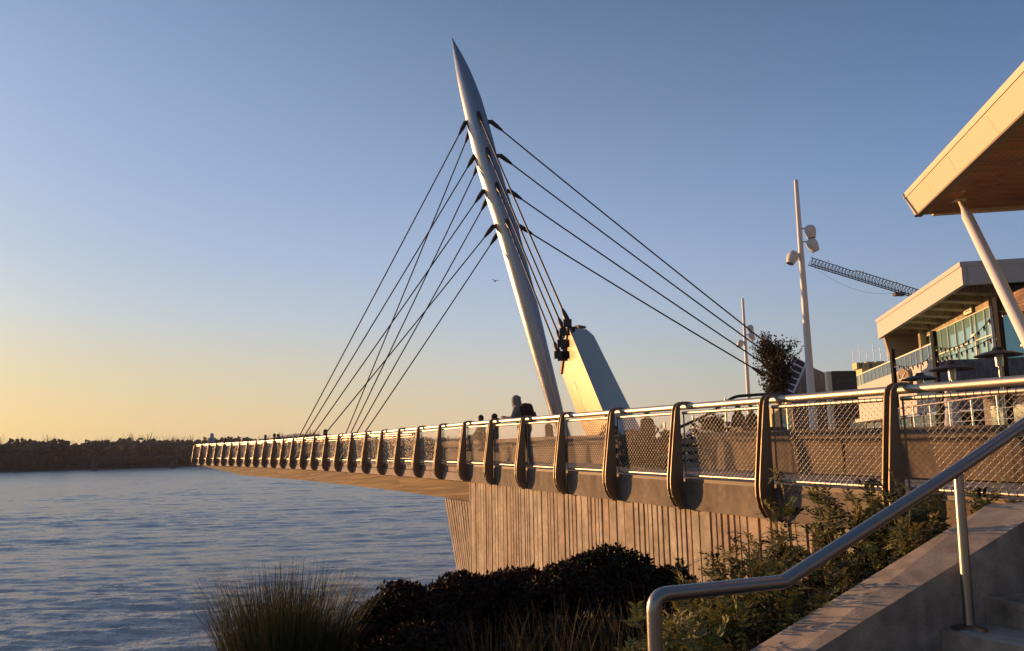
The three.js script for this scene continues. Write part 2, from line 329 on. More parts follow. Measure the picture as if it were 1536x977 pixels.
{ // truss bridge half lost in front of the far wood
  const t = thing('truss_bridge', 'faint dark steel truss bridge low against the far wooded bank', 'bridge', V(0, 0, 0));
  const A = V(-232, 0, -446), B = V(-168, 0, -500), L = A.distanceTo(B), dir = B.clone().sub(A).normalize();
  const P = (s, y, o = 0) => A.clone().addScaledVector(dir, s).add(V(-dir.z * o, y, dir.x * o));
  const b = -1.5;
  for (const o of [0, 5]) {
    const g = [rod(P(0, b, o), P(L, b, o), 0.3, 0.3, 4)], N = 12; let pr;
    for (let i = 0; i <= N; i++) { const s = L * i / N, k = (i % 6) / 6, h = b + (i % 6 === 0 ? 0.1 : 4.5 + 3.2 * Math.sin(k * Math.PI)); const q = P(s, h, o); g.push(rod(P(s, b, o), q, 0.16, 0.16, 4)); if (pr) { g.push(rod(pr, q, 0.26, 0.26, 4)); g.push(rod(P(s - L / N, b, o), q, 0.12, 0.12, 4)); } pr = q; }
    part('truss', g, M.rust, t);
  }
  part('deck', [hexa([P(0, b - 0.7, 0), P(L, b - 0.7, 0), P(L, b - 0.7, 5), P(0, b - 0.7, 5)], [P(0, b - 0.1, 0), P(L, b - 0.1, 0), P(L, b - 0.1, 5), P(0, b - 0.1, 5)])], M.rust, t);
  for (const s of [0.3, L / 2, L - 0.3]) part('pier', [hexa([P(s - 1.2, WATER - 1, 0), P(s + 1.2, WATER - 1, 0), P(s + 1.2, WATER - 1, 5), P(s - 1.2, WATER - 1, 5)], [P(s - 1, b - 0.7, 0), P(s + 1, b - 0.7, 0), P(s + 1, b - 0.7, 5), P(s - 1, b - 0.7, 5)])], M.rust, t);
}

// ───────────────────────── pier alignment (left edge, in plan)
const SP = 2.15, PTS = [];
{
  const ang = n => n < 6.5 ? 0.386 : 0.4211 + 0.0091 * (n - 7);
  let x = 4.0931, z = -8.9776, y = 0; const fw = [];
  for (let n = 0; n <= 30; n++) { fw.push({ x, y, z, a: ang(n) }); x -= SP * Math.sin(ang(n)); z -= SP * Math.cos(ang(n)); if (n < 6.5) y += 0.0096 * SP; }
  for (let n = -4; n < 0; n++) PTS[n + 4] = { x: 4.0931 - n * SP * Math.sin(0.386) * 1, y: 0.0096 * SP * n, z: -8.9776 - n * SP * Math.cos(0.386), a: 0.386 };
  fw.forEach((p, n) => PTS[n + 4] = p);
}
const DECK0 = -0.56;
function fr(n) {     // frame of the deck edge at station n: point on the edge at deck level, tangent (outbound), outward normal
  const i = Math.max(0, Math.min(33, Math.floor(n + 4))), k = n + 4 - i, A = PTS[i], B = PTS[i + 1];
  const a = A.a, o = V(-Math.cos(a), 0, Math.sin(a)), t = V(-Math.sin(a), 0, -Math.cos(a));
  return { p: V(A.x + (B.x - A.x) * k, DECK0 + A.y + (B.y - A.y) * k, A.z + (B.z - A.z) * k).addScaledVector(o, -0.26), t, o, turn: Math.atan2(-o.z, o.x) };
}
const at = (n, a, y) => { const f = fr(n); return f.p.clone().addScaledVector(f.o, a).add(V(0, y, 0)); };   // a: outward from the edge, y: above deck
const T1 = V(-Math.sin(0.386), 0, -Math.cos(0.386)), O1 = V(-Math.cos(0.386), 0, Math.sin(0.386));
function deckY(x, z) { const s = (x - 4.0931) * T1.x + (z + 8.9776) * T1.z; return DECK0 + 0.0096 * Math.max(-8, Math.min(7 * SP, s)); }
const R0 = V(-4.6, 0, -37.4), R1 = V(-25.2, 0, -66.9);
const rightAt = k => { const p = R0.clone().lerp(R1, k); p.y = deckY(p.x, p.z); return p; };

{ // plaza and pier deck
  const poly = [], P2 = []; for (let n = -4; n <= 30; n++) { const p = at(n, n > 7 ? -0.02 : 0, 0); P2.push([p.x, p.z]); }
  P2.push([R1.x, R1.z], [R0.x, R0.z], [6, -56], [30, -78], [75, -78], [75, -2], [6.5, -2]);
  const shape = P2.map(p => new THREE.Vector2(p[0], p[1]));
  const faces = THREE.ShapeUtils.triangulateShape(shape, []);
  const l = []; const W3 = i => V(P2[i][0], deckY(P2[i][0], P2[i][1]), P2[i][1]);
  for (const [a, b, c] of faces) { const A = W3(a), B = W3(b), Cc = W3(c); const n = B.clone().sub(A).cross(Cc.clone().sub(A)); n.y > 0 ? l.push(A, B, Cc) : l.push(A, Cc, B); }
  setting('plaza_deck', tris(l), M.paving);
  const s = [], ring = [[-0.6, -25.4], [2, -30], [8, -44], [30, -77.8], [74.8, -77.8]];   // river wall under the plaza, behind the abutment
  for (let i = 0; i < ring.length - 1; i++) { const a = V(ring[i][0], deckY(...ring[i]) - 0.02, ring[i][1]), b = V(ring[i + 1][0], deckY(...ring[i + 1]) - 0.02, ring[i + 1][1]); const c = b.clone().setY(-9), d = a.clone().setY(-9); s.push(a, b, c, a, c, d); }
  setting('sea_wall', tris(s), M.rib);
  const u = []; for (const [a, b, c] of faces) { const k = -0.3; u.push(...[a, b, c].map(i => W3(i).add(V(0, k, 0)))); } setting('deck_underside', tris(u), M.rib);
}
const pierSlab = thing('pier_deck_edge', 'long cantilevered concrete pier deck edge with board marked girder over the river', 'pier', V(0, 0, 0));
{
  // landward part of the edge: one plain concrete band per bay
  for (let n = -4; n < 7; n++) {
    const q = (k, a, y) => at(n + k, a, y), e = 0.004;
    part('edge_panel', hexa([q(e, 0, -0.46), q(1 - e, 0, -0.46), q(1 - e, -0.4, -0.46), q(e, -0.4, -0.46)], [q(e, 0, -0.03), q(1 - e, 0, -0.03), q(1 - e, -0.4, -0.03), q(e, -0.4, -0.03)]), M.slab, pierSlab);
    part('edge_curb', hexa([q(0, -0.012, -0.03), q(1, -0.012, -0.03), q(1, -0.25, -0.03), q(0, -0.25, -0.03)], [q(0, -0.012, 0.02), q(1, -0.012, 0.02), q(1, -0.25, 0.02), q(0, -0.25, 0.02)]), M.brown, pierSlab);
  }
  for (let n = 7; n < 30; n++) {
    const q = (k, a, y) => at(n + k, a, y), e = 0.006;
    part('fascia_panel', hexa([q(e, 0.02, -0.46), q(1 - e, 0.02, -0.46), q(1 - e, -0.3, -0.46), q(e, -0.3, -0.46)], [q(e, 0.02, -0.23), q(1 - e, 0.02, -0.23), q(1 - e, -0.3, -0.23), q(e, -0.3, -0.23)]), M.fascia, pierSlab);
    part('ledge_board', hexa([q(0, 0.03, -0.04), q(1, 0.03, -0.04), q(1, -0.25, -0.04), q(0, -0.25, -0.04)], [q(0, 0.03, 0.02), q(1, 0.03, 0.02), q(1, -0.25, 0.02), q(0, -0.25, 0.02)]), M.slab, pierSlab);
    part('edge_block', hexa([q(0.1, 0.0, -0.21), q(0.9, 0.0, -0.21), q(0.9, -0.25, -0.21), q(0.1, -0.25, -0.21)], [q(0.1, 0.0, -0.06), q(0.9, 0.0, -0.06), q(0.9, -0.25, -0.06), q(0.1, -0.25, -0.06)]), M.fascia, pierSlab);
  }
  // girder below, tapering away at the tip
  const prof = n => n < 24.5 ? 1.0 : Math.max(0.02, 1 - (n - 24.5) / 5.3);
  const st = []; for (let n = 6.9; n <= 29.9; n += 0.5) st.push(n); st.push(29.95);
  const ring = n => { const h = prof(n), f = fr(n), yb = -0.465 - 0.62 * h; const w = Math.max(1.2, Math.min(5, 1.7 + (30 - n) * 0.09)); return [at(n, -0.12, -0.465), at(n, -0.12 - 0.42 * h, yb), at(n, -w + 0.4 * h, yb), at(n, -w, -0.465)]; };
  const l = []; for (let i = 0; i < st.length - 1; i++) { const a = ring(st[i]), b = ring(st[i + 1]); for (let k = 0; k < 4; k++) { const j = (k + 1) % 4; l.push(a[k], a[j], b[j], a[k], b[j], b[k]); } }
  const ca = ring(st[0]), cb = ring(st.at(-1)); l.push(ca[0], ca[2], ca[1], ca[0], ca[3], ca[2], cb[0], cb[1], cb[2], cb[0], cb[2], cb[3]);
  const g = tris(l); // uv along the girder
  { const p = g.attributes.position, uv = g.attributes.uv; for (let i = 0; i < p.count; i++) { const s = (p.getX(i) * -0.52 + p.getZ(i) * -0.855); uv.setXY(i, s * 0.9, p.getY(i) * 1.6 + s * 0.1); } }
  part('girder', g, M.girder, pierSlab);
}
// ribbed abutment
{
  const t = thing('abutment_wall', 'tall concrete abutment wall with vertical ribs of uneven width below the pier', 'wall', V(0, 0, 0));
  const yT = -0.465, yB = -5.6, q = (s, a, y) => at(s / SP, a, y);
  part('backing', hexa([q(-8, -0.19, yB), q(7 * SP - 0.03, -0.19, yB), q(7 * SP - 0.03, -0.9, yB), q(-8, -0.9, yB)], [q(-8, -0.19, yT), q(7 * SP - 0.03, -0.19, yT), q(7 * SP - 0.03, -0.9, yT), q(-8, -0.9, yT)]), M.rib, t);
  reseed(19);
  let s = 7 * SP - 0.02; let k = 0;
  while (s > -1) {
    const w = [0.09, 0.13, 0.19, 0.27][Math.floor(rnd() * 3.6)] * rr(0.9, 1.15), g = rr(0.034, 0.06), d = -0.055 + rr(-0.006, 0.006);
    const a = s - w, c = 0.008;
    part('rib', hexa([q(a, d - 0.01, yB), q(s, d - 0.01, yB), q(s, -0.2, yB), q(a, -0.2, yB)], [q(a, d, yT - 0.004), q(s, d, yT - 0.004), q(s, -0.2, yT - 0.004), q(a, -0.2, yT - 0.004)]), [M.rib, M.ribWarm, M.ribPale][Math.floor(rnd() * 3)], t);
    s = a - g;
  }
  // nose of the abutment: inclined face with raking ribs under the girder
  const K0 = at(6.98, -0.45, -1.09), F0 = V(-2.25, K0.y, -25.9), K1 = V(-0.72, -5.6, -21.6), F1 = K1.clone().addScaledVector(F0.clone().sub(K0), 0.36);
  const In = V(0.9, 0, -0.3);
  part('nose_backing', hexa([K1.clone().addScaledVector(In, 0.12), F1.clone().addScaledVector(In, 0.12), F1.clone().addScaledVector(In, 2), K1.clone().addScaledVector(In, 2)], [K0.clone().addScaledVector(In, 0.12), F0.clone().addScaledVector(In, 0.12), F0.clone().addScaledVector(In, 2), K0.clone().addScaledVector(In, 2)]), M.rib, t);
  const NR = 15;
  for (let i = 0; i < NR; i++) {
    const u0 = i / NR, u1 = (i + 0.66 + 0.16 * (rnd() - 0.5)) / NR, L = (u, A, B, e) => A.clone().lerp(B, u).addScaledVector(In, e);
    part('rib', hexa([L(u0, K1, F1, 0), L(u1, K1, F1, 0), L(u1, K1, F1, 0.13), L(u0, K1, F1, 0.13)], [L(u0, K0, F0, 0), L(u1, K0, F0, 0), L(u1, K0, F0, 0.13), L(u0, K0, F0, 0.13)]), M.rib, t);
  }
}

// ───────────────────────── railing kit
const PROF = [[0.03, -0.40], [0.05, -0.455], [0.11, -0.46], [0.185, -0.385], [0.25, -0.27], [0.278, -0.14], [0.278, 0.0], [0.262, 0.15], [0.2, 0.62], [0.135, 1.08], [0.115, 1.15], [0.07, 1.21], [0.0, 1.24], [-0.12, 1.245], [-0.23, 1.225], [-0.25, 1.205], [-0.12, 1.218], [0.0, 1.205], [0.035, 1.16], [0.045, 1.08], [0.045, 0.6], [0.04, 0.05]];
const plateGeo = extrude(PROF, 0.014, 0.002); plateGeo.translate(0, 0, -0.007);
const shoeGeo = join([box(0.12, 0.03, 0.09, 0.085, -0.435, 0), box(0.02, 0.16, 0.12, 0.013, -0.37, 0)]);
const spacerGeos = [[rod(V(0.1, 0.25, -0.05), V(0.1, 0.25, 0.05), 0.018, 0.018, 8), rod(V(0.12, -0.2, -0.05), V(0.12, -0.2, 0.05), 0.022, 0.022, 8), rod(V(0.09, 0.95, -0.05), V(0.09, 0.95, 0.05), 0.014, 0.014, 8)]][0];
function panelGeo(L, full) {
  const g = [], fe = [], y0 = 0.07, y1 = 1.06, s0 = 0.07, s1 = L - 0.07, dx = 0.09, k = 0.078 / 0.09, r = 0.0014;
  for (const sg of [1, -1]) for (let c = -20; c < 60; c++) {
    // y = y0 + sg*k*(s - c*dx)
    const sc = s0 + c * dx; let a = sg > 0 ? [sc, y0] : [sc, y0], b = [sc + sg * (y1 - y0) / k, y1];
    let [p, q] = a[0] < b[0] ? [a, b] : [b, a];
    const Y = s => y0 + sg * k * (s - sc);
    const lo = Math.max(s0, p[0]), hi = Math.min(s1, q[0]); if (hi - lo < 0.03) continue;
    g.push(rod(V(sg * 0.002, Y(lo), lo), V(sg * 0.002, Y(hi), hi), r, r, 3, false));
  }
  if (full) for (let i = 0; i < (s1 - s0) / dx; i++) for (let j = 1; j < 25; j++) {
    const s = s0 + (i + (j % 2) * 0.5) * dx, y = y0 + j * 0.039; if (s > s1 || y > y1) continue;
    const o = new THREE.OctahedronGeometry(0.0085, 0); o.translate(0, y, s); fe.push(o);
  }
  return [join(g), join(fe)];
}
const [panelFull, ferruleGeo] = panelGeo(SP, true);
const frameBar = L => join([rod(V(0, 0.05, 0.075), V(0, 1.08, 0.075), 0.012, 0.012, 6), rod(V(0, 0.05, L - 0.075), V(0, 1.08, L - 0.075), 0.012, 0.012, 6)]);
const barGeo = frameBar(SP);
function railPost(parent, p, turn) {
  const g = piece('post', parent, p); g.rotation.y = turn;
  for (const z of [-0.045, 0.045]) { const m = part('plate', plateGeo, M.plate, g); m.position.z = z; }
  part('shoe', shoeGeo, M.fascia, g); for (const b of spacerGeos) part('bolt', b, M.rail, g);
}
function railBay(parent, A, B, near) {   // A, B: deck edge points; local z runs from A to B
  const d = B.clone().sub(A), L = d.length(), g = piece('mesh_bay', parent, A);
  g.quaternion.setFromRotationMatrix(new THREE.Matrix4().makeBasis(UP.clone().cross(d.clone().normalize()).normalize(), d.clone().normalize().cross(UP.clone().cross(d).normalize()), d.clone().normalize()));
  const m = part('wire_mesh', panelFull, M.wire, g); m.userData.kind = 'stuff'; m.scale.z = L / SP;
  const fe = part('ferrules', ferruleGeo, M.ferrule, g); fe.userData.kind = 'stuff'; fe.scale.z = L / SP;
  const b = part('frame_bar', barGeo, M.plate, g); b.scale.z = L / SP;
  part('top_tube', rod(V(0, 1.06, 0.06), V(0, 1.06, L - 0.06), 0.026, 0.026, 10), M.rail, g);
  part('bottom_tube', rod(V(0, 0.07, 0.06), V(0, 0.07, L - 0.06), 0.021, 0.021, 10), M.rail, g);
  if (near) { // lacing wound round the tubes
    const w = []; for (let s = 0.1; s < L - 0.08; s += 0.09) for (const [y, r] of [[1.06, 0.0285], [0.07, 0.0235]]) { const t = new THREE.TorusGeometry(r, 0.0028, 4, 9); t.rotateY(0.25); t.translate(0, y, s); w.push(t); }
    const l = part('lacing', w, M.dark, g); l.userData.kind = 'stuff';
  }
}
const railing = thing('pier_railing', 'stainless railing with leaning twin plate posts and wire mesh along the river side edge', 'railing', V(0, 0, 0));
{
  for (let n = -3; n <= 30; n++) { const f = fr(Math.min(n, 29.999)); railPost(railing, f.p, f.turn); }
  for (let n = -4; n < 30; n++) railBay(railing, at(n, 0.0, 0), at(n + 1, 0.0, 0), n < 6);
  const h = []; for (let n = -4; n <= 30; n += 1) h.push(at(n, -0.1, 1.165)); part('handrail', pipe(h, 0.05, 16), M.rail, railing);
}
{ // railing along the other edge and round the tip
  const t = thing('far_pier_railing', 'stainless mesh railing along the downstream edge and tip of the pier', 'railing', V(0, 0, 0));
  const N = 17, pts = []; for (let i = 0; i <= N; i++) pts.push(rightAt(i / N)); 
  const d = R1.clone().sub(R0).normalize(), o = V(-d.z, 0, d.x), turn = Math.atan2(-o.z, o.x);
  pts.forEach(p => railPost(t, p, turn));
  for (let i = 0; i < N; i++) railBay(t, pts[i], pts[i + 1], false);
  const tipA = at(30, 0, 0); railBay(t, tipA, pts[N], false);
  part('handrail', pipe([...pts.map(p => p.clone().addScaledVector(o, -0.1).add(V(0, 1.165, 0))), at(30, -0.1, 1.165)], 0.05, 12), M.rail, t);
}

// ───────────────────────── mast, stays, anchor pylons
const MAST = [[-2.986, 21.845, .02], [-2.901, 21.576, .077], [-2.767, 21.156, .173], [-2.614, 20.66, .267], [-2.42, 20.015, .371], [-2.214, 19.259, .46], [-1.964, 18.32, .538], [-1.7, 17.2, .579], [-1.413, 15.907, .611], [-1.128, 14.624, .609], [-0.628, 12.811, .605], [-0.216, 11.378, .585], [0.661, 7.861, .534], [1.49, 4.435, .444], [2.163, 1.723, .357], [2.538, 0.437, .346], [2.853, -0.771, .329]];
const MZ = -40; let mastThing;
{
  const t = thing('pier_mast', 'tall leaning silver steel mast tapering to a curved blade tip', 'mast', V(2.78, -0.45, MZ));
  const S = 48, pos = [], idx = [], off = V(2.78, -0.45, 0);
  const sec = []; let mx = 0; for (let k = 0; k <= S; k++) { const a = k / S * 6.2832, c = Math.cos(a), sn = Math.sin(a), e = 1.22, X = Math.sign(c) * Math.pow(Math.abs(c), e), Z = Math.sign(sn) * Math.pow(Math.abs(sn), e) * 0.9, q = 0.42; const u = X * Math.cos(q) - Z * Math.sin(q), v = X * Math.sin(q) + Z * Math.cos(q); sec.push([u, v]); mx = Math.max(mx, Math.abs(u)); }
  MAST.forEach(([x, y, w]) => { for (const [u, v] of sec) pos.push(x - off.x + u / mx * w, y - off.y, v / mx * w); });
  for (let j = 0; j < MAST.length - 1; j++) for (let k = 0; k < S; k++) { const q = j * (S + 1) + k; idx.push(q, q + 1, q + S + 1, q + 1, q + S + 2, q + S + 1); }
  const g = new THREE.BufferGeometry(); g.setAttribute('position', new THREE.Float32BufferAttribute(pos, 3)); g.setIndex(idx); g.computeVertexNormals();
  const uv = []; for (let j = 0; j < MAST.length; j++) for (let k = 0; k <= S; k++) uv.push(k / S * 3, MAST[j][1]); g.setAttribute('uv', new THREE.Float32BufferAttribute(uv, 2));
  part('shaft', g, M.mast, t);
  part('base_plate', rbox(1.5, 0.1, 1.2, 0.02, 0, 0.06, 0), M.mast, t);
  mastThing = t;
}
function stay(A, B, label, group, r = 0.034) {
  const t = thing('stay_cable', label, 'cable', V(0, 0, 0), 0, group), d = B.clone().sub(A).normalize(), q = (P, s) => P.clone().addScaledVector(d, s);
  const N = 12, pts = []; for (let i = 0; i <= N; i++) { const k = i / N; const p = A.clone().lerp(B, k); p.y -= A.distanceTo(B) * 0.0035 * 4 * k * (1 - k); pts.push(p); }
  part('rope', pipe(pts, r, 8), M.cable, t);
  for (const [P, s] of [[A, 1], [B, -1]]) part('socket', [rod(q(P, -0.06 * s), q(P, 0.34 * s), 0.125, 0.115, 10), rod(q(P, 0.34 * s), q(P, 0.72 * s), 0.115, r * 1.4, 10)], M.dark, t);
}
const LUG_L = [V(-2.30, 17.05, MZ), V(-1.84, 15.2, MZ), V(-1.4, 13.28, MZ), V(-0.9, 11.38, MZ)];
const LUG_F = [V(-1.59, 17.34, MZ + 0.45), V(-1.15, 15.38, MZ + 0.47), V(-0.69, 13.49, MZ + 0.47), V(-0.2, 11.55, MZ + 0.45)];
const LUG_R = [V(-0.92, 17.07, MZ), V(-0.45, 15.19, MZ), V(0.01, 13.26, MZ), V(0.5, 11.36, MZ)];
const ORD = ['highest', 'second highest', 'third highest', 'lowest'];
const ENDA = [V(-13.09, -0.42, -46.56), V(-12.74, -0.42, -45.96), V(-12.16, -0.42, -44.95), V(-11.31, -0.42, -43.45)];
const ENDB = [V(-9.84, -0.42, -44.48), V(-9.6, -0.42, -44.13), V(-9.31, -0.42, -43.71), V(-8.94, -0.42, -43.18)];
const ENDC = [V(2.28, 5.1, -32.2), V(2.12, 4.75, -32.3), V(2.03, 4.3, -32.45), V(1.9, 3.85, -32.6)];
const ENDD = [V(14.6, 4.75, -42.9), V(14.3, 4.4, -42.7), V(13.9, 4.0, -42.6), V(13.35, 3.75, -42.5)];
for (const l of [...LUG_L, ...LUG_F, ...LUG_R]) { const k = MAST.findIndex(m => m[1] < l.y), A = MAST[k - 1], B = MAST[k], u = (A[1] - l.y) / (A[1] - B[1]), c = V(A[0] + (B[0] - A[0]) * u, l.y + 0.05, MZ), o = V(2.78, -0.45, MZ); part('lug', rod(c.sub(o), l.clone().sub(o), 0.13, 0.11, 8), M.dark, mastThing); }
for (let i = 0; i < 4; i++) {
  stay(LUG_L[i], ENDA[i], `${ORD[i]} dark stay cable from the mast down to the river side railing`, 'stays to the river side edge');
  stay(LUG_L[i].clone().add(V(0.25, -0.25, -0.4)), ENDB[i], `${ORD[i]} dark stay cable from the mast to the far edge of the walkway`, 'stays to the far edge');
  stay(LUG_F[i], ENDC[i], `${ORD[i]} dark backstay from the mast to the gold lit steel pylon`, 'backstays to the gold lit pylon', 0.042);
  stay(LUG_R[i], ENDD[i], `${ORD[i]} dark backstay running from the mast to the pylon behind the small tree`, 'backstays to the pylon behind the tree', 0.042);
}
{
  const t = thing('anchor_pylon', 'leaning steel clad anchor pylon with one gold lit face and dark cable brackets', 'pylon', V(0, 0, 0));
  const T = V(2.291, 4.827, -32), L = V(2.04, 3.04, -33.09), Bg = V(3.0, -0.42, -29.98), Cg = V(3.68, -0.4, -27.45), T2 = V(3.13, 4.94, -33.2), S2 = V(3.43, 4.66, -33.22), Rg = V(5.11, -0.45, -29.22);
  const back = [V(2.9, 4.85, -33.5), V(2.5, 3.05, -33.9), V(4.4, -0.45, -31.0)];
  part('body', hull([T, L, Bg, Cg, T2, S2, Rg, ...back]), M.clad, t);
  { const nn = V(-0.965, -0.03, 0.26), a = T.clone().lerp(L, 0.75).lerp(Cg, 0.22), b = Bg.clone().lerp(Cg, 0.25); part('panel_seam', rod(a.addScaledVector(nn, 0.001), b.addScaledVector(nn, 0.001), 0.008, 0.008, 6), M.dark, t); }
  // raised edge strip along the slope facing the mast
  part('edge_strip', hexa([L, L.clone().add(V(-0.06, 0.02, -0.1)), T.clone().add(V(-0.06, 0.02, -0.1)), T].map(v => v.clone()), [L, L.clone().add(V(-0.06, 0.02, -0.1)), T.clone().add(V(-0.06, 0.02, -0.1)), T].map(v => v.clone().add(V(-0.05, 0, 0.05)))), M.clad, t);
  part('top_cap', hexa([V(2.75, 4.93, -32.7), V(3.1, 4.96, -33.15), V(2.9, 4.97, -33.35), V(2.6, 4.94, -32.9)], [V(2.75, 5.05, -32.7), V(3.1, 5.06, -33.15), V(2.9, 5.07, -33.35), V(2.6, 5.06, -32.9)]), M.dark, t);
  for (let i = 0; i < 4; i++) { const e = ENDC[i]; part('bracket', [box(0.34, 0.3, 0.22, e.x - 0.02, e.y - 0.05, e.z), box(0.42, 0.1, 0.12, e.x + 0.16, e.y - 0.24, e.z - 0.05)], M.dark, t); }
}
{
  const t = thing('second_anchor_pylon', 'shaded leaning anchor pylon with a row of dark slots behind the small tree', 'pylon', V(0, 0, 0));
  const a = V(14.245, 2.7, -43.0), b = V(14.95, 2.5, -43), c = V(16.45, 4.5, -44.5), d = V(15.738, 4.95, -44.5);
  part('body', hull([V(14.9, 2.3, -43.02), V(16.4, 4.42, -44.45), V(18.3, 3.95, -46), V(19.9, 0, -46), V(19.9, -0.5, -46), V(15.2, -0.5, -43.4), V(16.2, -0.5, -46.5), V(15.9, 4.4, -46.2)]), M.grey, t);
  const P = (u, v, o = 0) => a.clone().lerp(b, v).lerp(d.clone().lerp(c, v), u).add(V(-0.25 * o, 0.25 * o, 0.9 * o));
  part('slot_frame', hexa([P(0, 0, -0.5), P(0, 1, -0.5), P(1, 1, -0.5), P(1, 0, -0.5)], [P(0, 0), P(0, 1), P(1, 1), P(1, 0)]), M.white, t);
  for (let i = 0; i < 6; i++) { const u0 = (i + 0.14) / 6, u1 = (i + 0.86) / 6; part('slot', hexa([P(u0, 0.25, -0.1), P(u0, 0.86, -0.1), P(u1, 0.86, -0.1), P(u1, 0.25, -0.1)], [P(u0, 0.25, 0.006), P(u0, 0.86, 0.006), P(u1, 0.86, 0.006), P(u1, 0.25, 0.006)]), M.dark, t); }
}

// ───────────────────────── seat walls on the plaza
const WL = d => V(4.15 - 0.419 * (d - 18), 0, -d), WD = V(-0.386, 0, -0.922), WO = V(-0.922, 0, 0.386);
function seatWall(d0, d1, label) {
  const a = WL(d0), b = WL(d1), t = thing('seat_wall', label, 'bench', V(a.x, deckY(a.x, a.z), a.z), 0, 'concrete seat walls');
  const L = a.distanceTo(b), y = s => deckY(a.x + WD.x * s, a.z + WD.z * s) - deckY(a.x, a.z);
  const Q = (s, o, h) => V(WD.x * s + WO.x * o, h + y(s), WD.z * s + WO.z * o);
  const N = Math.max(1, Math.round(L / 4.2));
  for (let i = 0; i < N; i++) {
    const s0 = L * i / N + 0.006, s1 = L * (i + 1) / N - 0.006;
    const prism = (pr, nm) => { const g = []; for (let k = 0; k < pr.length; k++) { const [o, h] = pr[k], [o2, h2] = pr[(k + 1) % pr.length]; g.push(Q(s0, o, h), Q(s1, o, h), Q(s1, o2, h2), Q(s0, o, h), Q(s1, o2, h2), Q(s0, o2, h2)); } for (let k = 1; k < pr.length - 1; k++) { g.push(Q(s0, ...pr[0]), Q(s0, ...pr[k]), Q(s0, ...pr[k + 1]), Q(s1, ...pr[0]), Q(s1, ...pr[k + 1]), Q(s1, ...pr[k])); } part(nm, tris(g), M.wall, t); };
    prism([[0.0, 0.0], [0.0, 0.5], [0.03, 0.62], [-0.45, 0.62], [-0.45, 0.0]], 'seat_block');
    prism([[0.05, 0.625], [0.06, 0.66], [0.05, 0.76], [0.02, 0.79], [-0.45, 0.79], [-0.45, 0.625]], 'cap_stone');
  }
  return t;
}
seatWall(6.5, 18, 'long concrete seat wall behind the mesh railing beside the patio');
seatWall(21.2, 24.1, 'short concrete seat wall in front of the gold lit pylon');
seatWall(24.5, 35.3, 'concrete seat wall along the walkway towards the river');
{ // wooden bench slats set against the wall end
  const p = WL(18.4); const t = thing('slatted_block', 'stacked timber slat bench end beside the dark planting', 'bench', V(p.x + 0.1, deckY(p.x, p.z), p.z));
  for (let i = 0; i < 4; i++) part('slat', rbox(0.7, 0.1, 0.5, 0.012, 0, 0.08 + i * 0.17, 0), M.beam, t);
}
{ const t = thing('planter_box', 'low square concrete planter behind the long seat wall', 'planter', V(7.6, deckY(7.6, -25.5), -25.5), 0.4); part('shell', rbox(1.9, 1.0, 1.2, 0.03, 0, 0.5, 0), M.wall, t); }

// ───────────────────────── lamp posts
function lampHead() { const g = new THREE.LatheGeometry([[0, 0.36], [0.12, 0.35], [0.2, 0.28], [0.235, 0.16], [0.23, 0.02], [0.17, -0.2], [0.16, -0.21], [0, -0.21]].map(p => new THREE.Vector2(...p)), 18); return g; }
const headGeo = lampHead(), lensGeo = new THREE.CylinderGeometry(0.145, 0.15, 0.03, 16);
function lampPost(x, z, top, label) {
  const y0 = deckY(x, z), t = thing('lamp_post', label, 'lamp post', V(x, y0, z), 0, 'white pole lamps'), H = top - y0;
  part('pole', [rod(V(0, 0.1, 0), V(0, H * 0.55, 0), 0.145, 0.11, 14), rod(V(0, H * 0.55, 0), V(0, H, 0), 0.11, 0.07, 14)], M.white, t);
  part('base_plate', rbox(0.5, 0.1, 0.5, 0.015, 0, 0.05, 0), M.white, t);
  for (const [dx, dy, rz] of [[0.36, 1.95, 0.12], [0.42, 2.42, 0.42], [-0.36, 2.85, -0.42]]) {
    const g = piece('lamp_head', t, V(dx, H - dy, 0.05)); 
    part('arm', rod(V(-dx, 0.18, -0.05), V(0, 0.2, 0), 0.03, 0.03, 8), M.white, g);
    const h = part('shade', headGeo, M.lamp, g); h.rotation.z = rz; h.scale.setScalar(0.82);
    const l = part('lens', lensGeo, M.lens, g); l.rotation.z = rz; l.position.set(Math.sin(rz) * 0.178, -Math.cos(rz) * 0.178, 0); l.scale.setScalar(0.82);
  }
}
lampPost(10.05, -27, 9.2, 'tall white pole with three egg shaped spot lamps above the long seat wall');
lampPost(14.1, -48, 8.9, 'more distant white pole with three egg shaped lamps beside the small tree');

